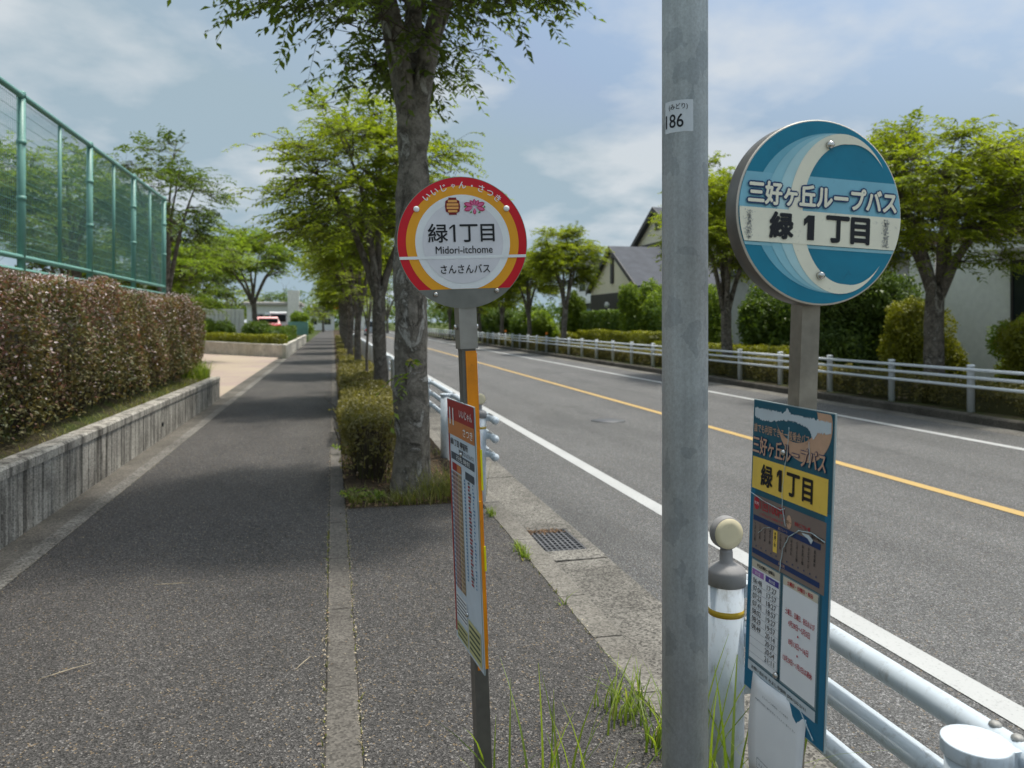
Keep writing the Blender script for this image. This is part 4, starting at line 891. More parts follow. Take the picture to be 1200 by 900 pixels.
MB().box(16.88, 16.925, 46.6, 47.6, 0.2, 2.3).build('door', MATS['glass_dark'], ha)
for y in (43.4, 48.9): window(ha, 'wall_white', 16.928, y, 1.5, 0.7, 1.4)
gable_block(ha, 21.0, 31, 44.4, 51.6, 0, 6.8, 8.9, 'wall_cream', 'roof_dark', 0.35, 0.2)
MB().box(20.9, 20.99, 44.5, 51.5, 6.55, 6.8).build('beam', MATS['timber_dark'], ha)
for y in (46.6, 49.4): window(ha, 'timber_dark', 20.995, y, 5.3, 1.3, 1.1)
MB().box(20.92, 20.99, 47.7, 48.3, 7.6, 8.1).build('vent_slot', MATS['timber_dark'], ha)
MB().lathe([(0.02, -0.2), (0.14, -0.12), (0.17, 0.02), (0.1, 0.16), (0.01, 0.2)], 12).build('porch_lamp', MATS['wall_white'], ha, (16.5, 45.4, 2.55))
hb = thing('white_house', 'white two-storey house with pale hip roof behind the street trees, left of the cream gable', 'house', (0, 0, 0.08))
MB().box(23, 33, 54, 72, 0, 6.6).build('wall', MATS['wall_white'], hb)
r = MB(); r.add([(22.2, 53.2, 6.602), (33.8, 53.2, 6.602), (33.8, 72.8, 6.602), (22.2, 72.8, 6.602), (28, 58.5, 8.5), (28, 67.5, 8.5), (22.2, 53.2, 6.85), (33.8, 53.2, 6.85), (33.8, 72.8, 6.85), (22.2, 72.8, 6.85)],
      [(3, 2, 1, 0), (0, 1, 7, 6), (1, 2, 8, 7), (2, 3, 9, 8), (3, 0, 6, 9), (6, 7, 4), (7, 8, 5, 4), (8, 9, 5), (9, 6, 4, 5)]); r.build('roof', MATS['roof_pale'], hb)
for y in (56.5, 60, 63.5, 67, 70): window(hb, 'timber_dark', 22.998, y, 5.0, 1.7, 1.2)
for y in (57, 62, 67.5): window(hb, 'timber_dark', 22.998, y, 1.6, 1.8, 1.5)
MB().box(21.2, 22.99, 54.2, 71.8, 3.1, 3.35).build('porch_roof', MATS['wall_white'], hb)
MB().box(21.4, 22.98, 62, 71.5, 0, 2.6).build('garage', MATS['bluegrey'], hb)
hc = thing('grey_house', 'plain grey rendered house wall seen between the pole and the teal sign post', 'house', (0, 0, 0.08))
MB().box(17.2, 26, 21.2, 31.5, 0, 3.5).build('wall', MATS['wall_grey'], hc)
MB().box(16.9, 26.3, 20.9, 31.8, 3.505, 3.75, 0.05).build('roof', MATS['roof_dark'], hc)
for y in (24.2, 28.4): window(hc, 'wall_white', 17.198, y, 1.8, 1.4, 1.2)
hr = thing('white_house', 'white two-storey house with a dark awning window at the right edge', 'house', (0, 0, 0.08))
MB().box(16, 25, 6, 19.0, 0, 3.62).build('wall', MATS['wall_white'], hr)
MB().box(15.9, 25.1, 5.9, 19.1, 3.625, 3.85).build('brown_band', MATS['brown_band'], hr)
MB().box(16.2, 24.8, 6.2, 16.6, 3.86, 5.6).build('upper_wall', MATS['wall_white'], hr); MB().box(15.9, 25.1, 5.9, 16.9, 5.605, 5.8, .06).build('roof', MATS['roof_pale'], hr)
window(hr, 'timber_dark', 15.998, 15.1, 2.05, 0.95, 1.9)
MB().box(15.55, 15.995, 14.3, 15.95, 3.15, 3.25).build('awning', MATS['roof_pale'], hr)
window(hr, 'timber_dark', 15.998, 10.2, 1.9, 1.7, 1.5); window(hr, 'wall_white', 16.198, 13.4, 4.75, 1.4, 1.0)
MB().tube([(15.93, 17.9, 0), (15.93, 17.9, 3.6)], 0.045, 8).build('downpipe', MATS['roof_pale'], hr)
sb = thing('school_building', 'long low school building with a grey roof behind the mesh fence', 'building', (-20, 27, 2.3))
MB().box(-9, 6, -7, 5, 0, 2.7).build('wall', MATS['wall_white'], sb); MB().box(-9.5, 6.5, -7.6, 5.6, 2.705, 3.0, 0.06).build('roof', MATS['wall_grey'], sb)
for x in (-6, -2.5, 1, 4.2): window(sb, 'wall_white', x, -7.002, 1.5, 2.2, 1.3, 'x')
wb = thing('white_building', 'small far white building with a square chimney tower at the end of the sidewalk', 'building', (-4.4, 78, 0))
MB().box(-3.6, 1.2, 0, 8, 0, 3.2).build('wall', MATS['wall_white'], wb); MB().box(-3.9, 1.5, -0.3, 8.3, 3.205, 3.5, .08).build('roof', MATS['roof_pale'], wb); MB().box(0.2, 1.25, -0.8, -0.02, 0, 4.6).build('tower', MATS['offwhite'], wb)
for x in (-2.6, -1.0): window(wb, 'wall_grey', x, -0.002, 1.8, 1.1, 1.1, 'x')
for i, (x, y, w, h) in enumerate(((-2.2, 150, 5, 4.6), (5.5, 170, 7, 8))):
    b = thing('far_house', ['small pale far house at the very end of the sidewalk', 'far house at the end of the road'][i], 'house', (x, y, 0), group='far houses down the street')
    MB().box(-w / 2, w / 2, 0, 8, 0, h * .62).build('wall', MATS['wall_white'], b)
    MB().add([(-w / 2 - .4, -.4, h * .622), (w / 2 + .4, -.4, h * .622), (w / 2 + .4, 8.4, h * .622), (-w / 2 - .4, 8.4, h * .622), (0, 0.5, h), (0, 7.5, h)], [(0, 1, 4), (1, 2, 5, 4), (2, 3, 5), (3, 0, 4, 5), (3, 2, 1, 0)]).build('roof', MATS['roof_dark' if i == 0 else 'roof_pale'], b)
    for s in (-.25, .25): window(b, 'wall_grey', s * w, -0.002, h * .35, 1.2, 1.1, 'x')
for i, (x, y) in enumerate(((-12, 100), (-6.5, 108), (-1.5, 128), (3.0, 150), (8.5, 160))):
    make_tree('far tree at the end of the street, number %s from the left' % ['one', 'two', 'three', 'four', 'five'][i], (x, y, 0), 0.2, 2.0, 4.4, 3.3, 2.6, 45, 7, 0.38, 0.8, 7, 'leaf_hedge' if i % 2 else 'leaf_street', 'bark', 300 + i, group='far trees at the end of the street', clump_r=0.9, name='far_tree')
tl = thing('traffic_light', 'small far amber signal hanging beside the left tree row', 'signal', (0.95, 88, 0)); MB().tube([(0, 0, 0), (0, 0, 3.4)], .06, 8).build('pole', MATS['cap_grey'], tl); MB().box(-.9, .1, -.15, .15, 3.0, 3.4, .05).build('signal_box', MATS['orange_plastic'], tl)

# ------------------------------------------------------------------ vehicles
plain('tyre', (0.02, 0.02, 0.02), 0.8); plain('rim', (0.5, 0.5, 0.52), 0.3, 0.8); plain('car_red', (0.45, 0.03, 0.04), 0.25); plain('car_white', (0.75, 0.76, 0.77), 0.25); plain('car_silver', (0.42, 0.46, 0.5), 0.25, 0.4); plain('lamp_red', (0.5, 0.02, 0.02), 0.3)
def car(label, loc, rz, mat, van=False, group=None):
    t = thing('parked_car' if group else 'van', label, 'car' if group else 'van', loc, (0, 0, rz), group); L, W = (3.6, 1.5) if van else (4.3, 1.7)
    Mx = Matrix(((0, 0, 1, 0), (1, 0, 0, 0), (0, 1, 0, 0), (0, 0, 0, 1)))   # (profile y, profile z, width) -> (x, y, z)
    if van: bp = [(-L / 2, .28), (L / 2, .28), (L / 2, .8), (L / 2 - .15, 1.0), (-L / 2, 1.0)]; cp = [(-L / 2 + .02, 1.0), (L / 2 - .17, 1.0), (L / 2 - .55, 1.78), (L / 2 - .8, 1.88), (-L / 2 + .1, 1.88), (-L / 2 + .03, 1.8)]
    else: bp = [(-L / 2, .3), (L / 2, .3), (L / 2, .68), (L / 2 - .9, .92), (-L / 2 + .1, .95), (-L / 2, .8)]; cp = [(-L / 2 + .15, .93), (L / 2 - 1.0, .91), (L / 2 - 1.75, 1.45), (-L / 2 + .75, 1.47)]
    MB().prism(bp, -W / 2, W / 2, Mx).build('body', MATS[mat], t)
    cb = MB(); n = len(cp); vs = [(-W / 2 * (0.97 if z < 1.1 else .84), y, z) for y, z in cp] + [(W / 2 * (0.97 if z < 1.1 else .84), y, z) for y, z in cp]
    cb.add(vs, [tuple(range(n)), tuple(reversed(range(n, 2 * n)))] + [(k, n + k, n + (k + 1) % n, (k + 1) % n) for k in range(n)]); c = cb.build('cabin', MATS[mat], t)
    zt = 1.72 if van else 1.38
    g = MB(); g.box(-W / 2 * .965, W / 2 * .965, -L / 2 + (.3 if van else .75), L / 2 - (.75 if van else 1.45), 1.02 if not van else 1.08, zt * .97); g.build('side_glass', MATS['glass_dark'], c)
    g = MB(); yb = -L / 2 + (.012 if van else .28); g.box(-W / 2 * .78, W / 2 * .78, yb - (.03 if van else .06), yb + .25, 1.1, zt * .97); g.build('rear_glass', MATS['glass_dark'], c)
    for s in (-1, 1):
        for yy in (-L / 2 + .75, L / 2 - .75):
            w = MB(); w.tube([(s * (W / 2 - .18), yy, .3), (s * (W / 2 + .01), yy, .3)], .3, 18); ww = w.build('wheel', MATS['tyre'], t); MB().tube([(s * (W / 2), yy, .3), (s * (W / 2 + .022), yy, .3)], .18, 14).build('rim', MATS['rim'], ww)
        MB().box(s * (W / 2 - .12) - .1, s * (W / 2 - .12) + .1, -L / 2 - .02, -L / 2 + .05, .6, .85).build('tail_lamp', MATS['lamp_red'], t)
    MB().box(-W / 2 + .1, W / 2 - .1, -L / 2 - .06, -L / 2 + .02, .3, .5).build('bumper', MATS['cap_grey'], t)
    return t
car('pale silver van driving away far down the left lane', (4.5, 96, -0.1), 0, 'car_silver', True)
CG = 'cars parked beyond the planter'
car('red parked car behind the clipped planter bushes', (-5.0, 60.5, 0.5), R(15), 'car_red', group=CG)
car('white parked van just behind the red car', (-4.55, 65.5, 0.5), R(12), 'car_white', True, group=CG)
gn = thing('green_screen', 'low green net screen right of the parked cars', 'screen', (-3.0, 66, 0)); MB().box(-2.0, 1.0, 0, .05, 0.5, 1.6).build('net', MATS['fence_green'], gn)
for x in (-2, -.5, 1): MB().tube([(x, 0.08, 0), (x, .08, 1.7)], .03, 6).build('post', MATS['fence_green'], gn)

# ------------------------------------------------------------------ flat print helpers (plate frame: x right, y up, z towards the reader)
LAY = 0.0007
def poly(parent, pts, mat, layer, name='print'):
    me = bpy.data.meshes.new(name); me.from_pydata([(x, y, 0) for x, y in pts], [], [tuple(range(len(pts)))])
    return link(name, me, MATS[mat], parent, (0, 0, LAY * layer))
def rect(parent, x0, x1, y0, y1, mat, layer, name='print'):
    return poly(parent, [(x0, y0), (x1, y0), (x1, y1), (x0, y1)], mat, layer, name)
def arcpoly(r, a0, a1, n=48, c=(0, 0), rx=None): return [(c[0] + (rx or r) * math.cos(a0 + (a1 - a0) * i / n), c[1] + r * math.sin(a0 + (a1 - a0) * i / n)) for i in range(n + 1)]
def chord_disc(r, ymin, n=72):
    if ymin <= -r: return arcpoly(r, 0, 2 * math.pi, n)[:-1]
    a = math.asin(ymin / r); return arcpoly(r, a, math.pi - a, n)
def disc_band(r, y0, y1, n=12):
    a0, a1 = math.asin(y0 / r), math.asin(y1 / r); return arcpoly(r, a0, a1, n) + arcpoly(r, math.pi - a1, math.pi - a0, n)
def strip(parent, A, B, mat, layer, name='print'):
    n = len(A); me = bpy.data.meshes.new(name); me.from_pydata([(x, y, 0) for x, y in A + B], [], [(i, i + 1, n + i + 1, n + i) for i in range(n - 1)])
    return link(name, me, MATS[mat], parent, (0, 0, LAY * layer))
_tc = {}
def glyphs(s, bold):
    k = (s, bold)
    if k not in _tc:
        c = bpy.data.curves.new('text', 'FONT'); c.body = s; c.size = 1; c.offset = bold; c.resolution_u = 3
        o = bpy.data.objects.new('text', c); me = bpy.data.meshes.new_from_object(o); bpy.data.objects.remove(o); bpy.data.curves.remove(c)
        V = np.array([v.co[:] for v in me.vertices]) if len(me.vertices) else np.zeros((0, 3)); F = [tuple(p.vertices) for p in me.polygons]; bpy.data.meshes.remove(me); _tc[k] = (V, F)
    return _tc[k]
def text(parent, s, x0, x1, y0, y1, mat, layer, fat=0.0, keep=False, ref=None, name='lettering'):
    """lettering fitted into a box; ref = (x0,x1,y0,y1) measured on the unbold glyphs so outlines stay concentric"""
    V, F = glyphs(s, 0.0); W = V
    if len(V) == 0: return None
    mn, mx = W.min(0), W.max(0); sx = (x1 - x0) / (mx[0] - mn[0]); sy = (y1 - y0) / (mx[1] - mn[1])
    if keep: sx = sy
    Q = []; G = []; nd = 1 if fat <= 0 else 8
    for j in range(nd):   # heavier strokes: the same glyphs stacked with small shifts, each a hair above the last
        ox, oy = (0, 0) if nd == 1 else (fat * min(sx, sy) * math.cos(j * math.pi / 4), fat * min(sx, sy) * math.sin(j * math.pi / 4)); b0 = len(Q)
        Q += [((v[0] - mn[0]) * sx + x0 + ox, (v[1] - mn[1]) * sy + y0 + oy, j * 0.00003) for v in V]; G += [tuple(i + b0 for i in f) for f in F]
    me = bpy.data.meshes.new(name); me.from_pydata(Q, [], G); me.update()
    return link(name, me, MATS[mat], parent, (0, 0, LAY * layer))
def one(parent, x0, x1, y0, y1, t, mat, layer):
    h = y1 - y0; poly(parent, [(x1, y0), (x1, y1), (x1 - t * 0.95, y1), (x0, y1 - 0.17 * h), (x0, y1 - 0.17 * h - t * 0.9), (x1 - t, y1 - t * 0.9), (x1 - t, y0)], mat, layer, 'lettering')
def text_lines(parent, lines, x0, x1, ytop, dy, h, mat, layer, bold=0.0):
    for i, s in enumerate(lines): text(parent, s, x0, x1 if not hasattr(x1, '__len__') else x1[i], ytop - i * dy - h, ytop - i * dy, mat, layer, bold)
def bolt(parent, x, y, r=0.008, h=0.006, z=0.0):
    return MB().lathe([(r, 0), (r, h * 0.4), (r * 0.8, h * 0.8), (r * 0.3, h), (0.0005, h)], 14).build('bolt', MATS['bolt_steel'], parent, (x, y, z))
sticker('p_red', srgb(218, 8, 34), 0.35); sticker('p_orange', srgb(250, 172, 30), 0.35); sticker('p_white', srgb(246, 248, 249), 0.35); sticker('p_grey', srgb(232, 230, 235), 0.35)
sticker('p_black', srgb(22, 22, 28), 0.4); sticker('p_crimson', srgb(196, 22, 88), 0.4); sticker('p_darkred', srgb(130, 16, 24), 0.4); sticker('p_peach', srgb(244, 176, 96), 0.4); sticker('p_leaf', srgb(60, 150, 50), 0.4); sticker('p_pink', srgb(236, 110, 160), 0.4)
sticker('p_teal', srgb(8, 130, 160), 0.3, 0.10, 0.35, srgb(30, 90, 112)); sticker('p_teal_l1', srgb(120, 186, 206), 0.35, 0.08); sticker('p_teal_l2', srgb(152, 206, 220), 0.35, 0.08); sticker('p_teal_l3', srgb(184, 222, 228), 0.35, 0.08)
sticker('p_cream', srgb(247, 242, 220), 0.4, 0.05, 0.45, srgb(180, 180, 166)); sticker('p_band', srgb(134, 194, 214), 0.35, 0.08, 0.3, srgb(98, 150, 170)); sticker('p_navy', srgb(14, 52, 104), 0.4); sticker('p_scuff', srgb(190, 190, 184), 0.7, 0.3)
sticker('b_teal', srgb(24, 92, 112), 0.35, 0.12, 0.4, srgb(40, 78, 90)); sticker('b_blue', srgb(10, 110, 146), 0.35, 0.08); sticker('b_gold', srgb(248, 208, 90), 0.4, 0.08, 0.3, srgb(200, 160, 70)); sticker('b_brown', srgb(134, 118, 110), 0.5, 0.08, 0.4, srgb(112, 98, 90))
sticker('b_tan', srgb(206, 166, 138), 0.5, 0.12, 0.6, srgb(166, 134, 112)); sticker('b_paper', srgb(244, 246, 249), 0.45, 0.03); sticker('b_beige', srgb(214, 204, 184), 0.45); sticker('b_purple', srgb(176, 122, 190), 0.45); sticker('b_indigo', srgb(74, 66, 150), 0.45)
sticker('b_redtext', srgb(190, 30, 50), 0.45); sticker('b_frame', srgb(128, 150, 158), 0.25, 0.1, 0.3, srgb(110, 120, 120)); sticker('b_peel', srgb(206, 216, 222), 0.6, 0.06); sticker('b_crack', srgb(196, 214, 218), 0.5); sticker('b_line', srgb(150, 156, 164), 0.5); sticker('p_rimedge', srgb(214, 204, 190), 0.4); sticker('b_edge', srgb(172, 184, 184), 0.4)
sticker('r_red', srgb(166, 44, 44), 0.45, 0.08, 0.3, srgb(140, 60, 56)); sticker('r_orange', srgb(206, 130, 74), 0.45); sticker('r_bluewhite', srgb(214, 226, 238), 0.45); sticker('r_dark', srgb(74, 84, 96), 0.45); sticker('r_rows', srgb(196, 158, 148), 0.45, 0.1); sticker('r_rows2', srgb(206, 176, 138), 0.45, 0.1); sticker('r_blue', srgb(80, 140, 184), 0.5); sticker('r_yellowgreen', srgb(210, 206, 150), 0.5); sticker('r_darkgreen', srgb(64, 84, 60), 0.5)
sticker('tape_orange', srgb(240, 146, 16), 0.3, 0.15, 0.6, srgb(190, 98, 10)); sticker('tape_yellow', srgb(236, 226, 20), 0.3); sticker('plate_edge', srgb(120, 170, 150), 0.3); sticker('p_plate', srgb(220, 224, 228), 0.35, 0.06, 0.4, srgb(180, 186, 190))

# ------------------------------------------------------------------ red bus stop sign
rs = thing('bus_stop_sign', 'slim bus stop post with a round red and orange ringed sign, left', 'sign', (0.4815, 2.47, 0), (0, -0.0401, 0))
pw_ = 0.046; ROT = R(-3)
post = MB().box(-pw_ / 2, pw_ / 2, -pw_ / 2, pw_ / 2, -0.05, 1.66, 0.002).build('post', MATS['post_dark'], rs, (0, 0, 0), (0, 0, R(6)))
MB().box(-0.012, 0.0235, -0.0262, -0.0245, 0.485, 1.508).build('orange_reflective_tape', MATS['tape_orange'], post)
MB().box(0.0245, 0.0262, -0.0235, 0.02, 0.56, 1.5).build('side_tape', MATS['tape_orange'], post)
MB().box(0.0225, 0.0290, -0.0295, -0.0265, 1.06, 1.19).build('yellow_tape', MATS['tape_yellow'], post); MB().box(0.0225, 0.0290, -0.0295, -0.0265, 0.80, 0.88).build('yellow_tape', MATS['tape_yellow'], post)
slv = MB().box(-0.029, 0.029, -0.029, 0.029, 1.515, 1.652, 0.003).build('sleeve', MATS['steel'], rs, (0, 0, 0), (0, 0, R(6)))
for s in (-1, 1):
    nb = MB(); nb.tube([(s * 0.029, 0, 1.585), (s * 0.040, 0, 1.585)], [0.009, 0.008], 10); nb.build('clamp_bolt', MATS['bolt_steel'], slv)
RR = 0.209; DZ = 1.853
d = MB().lathe([(RR, -0.004), (RR, 0.0)], 96).build('sign_disc', MATS['steel_plate'], rs, (-0.004, -0.034, DZ), (R(90), 0, 0))
MB().box(-0.024, 0.024, -0.19, 0.12, -0.030, -0.0042).build('bracket', MATS['steel_dark'], d)
poly(d, chord_disc(RR * 0.998, -0.71 * RR), 'plate_edge', 0.6); poly(d, chord_disc(RR * 0.992, -0.705 * RR), 'p_red', 1); poly(d, chord_disc(RR * 0.865, -0.703 * RR), 'p_orange', 2)
poly(d, chord_disc(RR * 0.727, -0.701 * RR), 'p_white', 3); poly(d, chord_disc(RR * 0.62, -2), 'p_grey', 4); rect(d, -0.972 * RR, 0.972 * RR, -0.243 * RR, -0.20 * RR, 'p_white', 5)
u = RR
text(d, '緑', -0.53 * u, -0.235 * u, 0.005 * u, 0.285 * u, 'p_black', 6, 0.012); one(d, -0.205 * u, -0.115 * u, 0.01 * u, 0.272 * u, 0.034 * u, 'p_black', 6); text(d, '丁', -0.045 * u, 0.225 * u, 0.008 * u, 0.272 * u, 'p_black', 6, 0.012); text(d, '目', 0.275 * u, 0.485 * u, 0.012 * u, 0.272 * u, 'p_black', 6, 0.012); text(d, 'Midori-itchome', -0.425 * u, 0.448 * u, -0.165 * u, -0.055 * u, 'p_black', 6, 0.008); text(d, 'さんさんバス', -0.36 * u, 0.395 * u, -0.465 * u, -0.335 * u, 'p_black', 6, 0.012)
s = 'いいじゃん・さつき'; A0, A1 = 127.5, 50.0
for i, ch in enumerate(s):
    a = R(A0 + (A1 - A0) * i / (len(s) - 1)); V, F = glyphs(ch, 0.014)
    h = 0.105 * u * (0.72 if ch == 'ゃ' else 1); sc = h / 0.85; M = Matrix.Translation((0.872 * u * math.cos(a), 0.872 * u * math.sin(a), 0)) @ Matrix.Rotation(a - math.pi / 2, 4, 'Z') @ Matrix.Scale(sc, 4)
    cx_ = (V[:, 0].min() + V[:, 0].max()) / 2; me = bpy.data.meshes.new('lettering'); me.from_pydata([tuple(M @ Vector((v[0] - cx_, v[1] - 0.38, 0))) for v in V], [], F); link('lettering', me, MATS['p_white'], d, (0, 0, LAY * 6))
for sx in (-1, 1): MB().lathe([(0.0095, 0), (0.0095, 0.002), (0.006, 0.004), (0.0005, 0.0045)], 18).build('white_rivet', MATS['p_white'], d, (sx * 0.69 * u, 0.51 * u, 0.0036))
# lantern emblem
lx, ly = -0.143 * u, 0.55 * u
poly(d, [(lx + x * u, ly + y * u) for x, y in ((-0.06, 0.13), (0.06, 0.13), (0.06, 0.105), (0.105, 0.08), (0.115, 0), (0.105, -0.08), (0.06, -0.105), (0.06, -0.13), (-0.06, -0.13), (-0.06, -0.105), (-0.105, -0.08), (-0.115, 0), (-0.105, 0.08), (-0.06, 0.105))], 'p_darkred', 6, 'lantern_emblem')
for y, w in ((0.075, 0.07), (0.025, 0.09), (-0.025, 0.09), (-0.075, 0.07)): rect(d, lx - w * u, lx + w * u, ly + (y - 0.018) * u, ly + (y + 0.018) * u, 'p_peach', 7, 'lantern_emblem')
# azalea emblem
fx, fy_ = 0.193 * u, 0.54 * u
for a in (20, -18, 90, 162, 198, 270, 55, 125):
    for sc, mt, ly_ in ((1.0, 'p_crimson', 7), (0.62, 'p_pink', 8)):
        ln = (0.17 if a in (20, -18, 162, 198) else 0.12) * u; M = Matrix.Translation((fx, fy_, 0)) @ Matrix.Rotation(R(a), 4, 'Z')
        poly(d, [tuple((M @ Vector((ln * (0.12 + 0.88 * (f if k else f)) * (1 if sc == 1 else 0.9), w * ln * sc, 0)))[:2]) for k, (f, w) in enumerate(((0.05, 0), (0.5, -0.22), (0.8, -0.17), (1.0, 0), (0.8, 0.17), (0.5, 0.22)))], mt, ly_ + 0.06 * (a % 7), 'flower_emblem')
for x, y in ((-0.15, 0.01), (0.15, 0.0), (-0.06, -0.08), (0.07, -0.08)): poly(d, [(fx + (x + q * .02) * u, fy_ + (y + w * .02) * u) for q, w in ((-1, -1), (1, -.6), (.6, 1))], 'p_leaf', 6.5, 'flower_emblem')
for x, y in ((-0.45, -0.775), (0.49, -0.745)): bolt(d, x * u, y * u, 0.0085, 0.012)
# timetable board on the red sign's post
bd = MB().box(-0.16, 0.16, -0.402, 0.402, -0.004, 0.0).build('timetable_board', MATS['b_edge'], rs, (-0.0345, -0.031, 0.945), (R(90), 0, R(-90 + 6)))
B = lambda x0, x1, v0, v1, m, l: rect(bd, -0.16 + 0.32 * x0, -0.16 + 0.32 * x1, 0.402 - 0.804 * v1, 0.402 - 0.804 * v0, m, l)
def BT(s, x0, x1, v0, v1, m, l, bold=0.01): text(bd, s, -0.16 + 0.32 * x0, -0.16 + 0.32 * x1, 0.402 - 0.804 * v1, 0.402 - 0.804 * v0, m, l, bold)
B(0.005, 0.995, 0.002, 0.998, 'r_bluewhite', 1); B(0.005, 0.06, 0.002, 0.97, 'r_red', 2); B(0.005, 0.995, 0.002, 0.082, 'r_red', 2.5); B(0.005, 0.995, 0.082, 0.145, 'r_orange', 2.5)
BT('11', 0.10, 0.25, 0.035, 0.10, 'p_white', 4, 0.03); BT('いいじゃん', 0.48, 0.94, 0.03, 0.062, 'p_white', 4); BT('さつき', 0.60, 0.94, 0.098, 0.13, 'p_white', 4)
BT('緑1丁目 停留所', 0.10, 0.75, 0.158, 0.185, 'p_black', 4, 0.02); BT('時刻表 さんさんバス', 0.42, 0.95, 0.19, 0.207, 'p_black', 4)
B(0.10, 0.95, 0.215, 0.245, 'r_dark', 3); BT('行先 時刻', 0.3, 0.8, 0.22, 0.24, 'p_white', 4)
B(0.13, 0.30, 0.258, 0.29, 'r_red', 3); B(0.31, 0.47, 0.258, 0.29, 'r_orange', 3); B(0.62, 0.93, 0.265, 0.295, 'r_dark', 3)
for k in range(26):
    v = 0.295 + 0.0185 * k
    B(0.13, 0.30, v, v + 0.0165, 'r_rows', 3); B(0.31, 0.47, v, v + 0.0165, 'r_rows2', 3); B(0.08, 0.115, v + 0.003, v + 0.0125, 'r_blue', 3); BT('%02d %02d %02d' % (6 + k % 14, (k * 17) % 60, (k * 29 + 11) % 60), 0.14, 0.46, v + 0.004, v + 0.0125, 'r_dark', 4)
rg = random.Random(4)
for k in range(30): v = 0.30 + 0.0135 * k; x = 0.55 + 0.06 * (k % 3); B(0.56, 0.60, v, v + 0.008, 'r_blue', 3); B(0.70, 0.70 + rg.uniform(.05, .1), v, v + 0.008, 'r_red' if k % 3 else 'r_dark', 3); B(0.86, 0.86 + rg.uniform(.02, .07), v, v + 0.006, 'r_blue', 3)
B(0.08, 0.48, 0.80, 0.90, 'b_paper', 3); [B(0.10, 0.46, 0.81 + .015 * k, 0.815 + .015 * k, 'r_dark', 4) for k in range(6)]
B(0.52, 0.95, 0.855, 0.985, 'r_yellowgreen', 3); B(0.08, 0.48, 0.92, 0.985, 'r_yellowgreen', 3); [B(0.55, 0.92, 0.87 + .022 * k, 0.879 + .022 * k, 'r_darkgreen', 4) for k in range(5)]; [B(0.10, 0.45, 0.93 + .02 * k, 0.937 + .02 * k, 'r_darkgreen', 4) for k in range(3)]
bolt(bd, 0.0, 0.235, 0.007, 0.008); bolt(bd, 0.0, -0.275, 0.007, 0.008)
MB().box(0.1585, 0.163, -0.15, 0.12, -0.010, -0.0042).build('orange_edge', MATS['tape_orange'], bd)

# ------------------------------------------------------------------ teal bus stop sign
ts = thing('bus_stop_sign', 'bus stop post with a large round teal crescent sign and cracked timetable board, right', 'sign', (1.036, 1.65, 0), (0, 0.0395, 0))
MB().box(-0.0235, 0.0235, -0.0235, 0.0235, -0.05, 1.96, 0.002).build('post', MATS['steel_warm'], ts)
TR = 0.2115
drum = MB().lathe([(TR * 0.99, -0.045), (TR * 1.006, -0.042), (TR * 1.006, 0.0005), (TR * 0.995, 0.0025)], 96).build('sign_disc', MATS['p_rimedge'], ts, (-0.018, -0.072, 1.851), (R(90), R(0.0), 0))
MB().lathe([(TR * 1.006, -0.048), (TR * 1.010, -0.0465), (TR * 1.010, -0.002), (TR * 1.008, -0.001)], 96).build('rim', MATS['post_dark'], drum)
MB().box(-0.03, 0.03, -0.17, 0.10, -0.060, -0.049).build('bracket', MATS['steel_dark'], drum)
dd = MB().lathe([(TR * 0.987, 0.0), (TR * 0.987, 0.0034)], 96).build('sign_face', MATS['p_teal'], drum); Z0 = 5
def L2(l): return Z0 + l
q = TR * 0.985
def cres(rx_o, cx_o, rx_i, cx_i, ry_o, ry_i, cut, mat, layer):
    n = 60; A = []; Bq = []
    for i in range(n + 1):
        a = R(cut) + (2 * math.pi - 2 * R(cut)) * i / n
        A.append((q * (cx_o + rx_o * math.cos(a)), q * ry_o * math.sin(a))); Bq.append((q * (cx_i + rx_i * math.cos(a)), q * ry_i * math.sin(a)))
    Bq = [tuple(pa + (pb - pa) * min(1.0, 1.9 * math.sin(math.pi * i / n)) for pa, pb in zip(A[i], Bq[i])) for i in range(n + 1)]
    A[0] = Bq[0] = ((A[0][0] + Bq[0][0]) / 2, (A[0][1] + Bq[0][1]) / 2); A[-1] = Bq[-1] = ((A[-1][0] + Bq[-1][0]) / 2, (A[-1][1] + Bq[-1][1]) / 2)
    strip(drum, A, Bq, mat, layer, 'crescent')
cres(1.00, 0.17, 0.65, 0.24, 0.885, 0.875, 88, 'p_teal_l1', L2(1)); cres(0.87, 0.18, 0.65, 0.24, 0.883, 0.875, 86, 'p_teal_l2', L2(2)); cres(0.75, 0.20, 0.65, 0.24, 0.88, 0.875, 84, 'p_teal_l3', L2(3))
def bandstrip(y0, y1, mat, layer): poly(drum, disc_band(q, y0 * q, y1 * q), mat, layer, 'colour_band')
bandstrip(0.0, 0.385, 'p_band', L2(1.5)); bandstrip(-0.405, -0.37, 'p_teal_l2', L2(1.6))
cres(0.65, 0.24, 0.54, 0.30, 0.885, 0.775, 38, 'p_cream', L2(4)); bandstrip(-0.365, 0.0, 'p_cream', L2(5))
nm = '三好ヶ丘ループバス'
text(drum, nm, -0.90 * q, 0.93 * q, 0.045 * q, 0.285 * q, 'p_navy', L2(6), 0.125); text(drum, nm, -0.90 * q, 0.93 * q, 0.045 * q, 0.285 * q, 'p_cream', L2(7), 0.042)
bk = 0.042; one(drum, -0.225 * q, -0.095 * q, -0.315 * q, -0.045 * q, 0.085 * q, 'p_black', L2(7))
for ch, x0, x1 in (('緑', -0.63, -0.36), ('丁', 0.06, 0.33), ('目', 0.37, 0.59)): text(drum, ch, x0 * q, x1 * q, -0.315 * q, -0.04 * q, 'p_black', L2(7), bk)
rgq = np.random.default_rng(3)
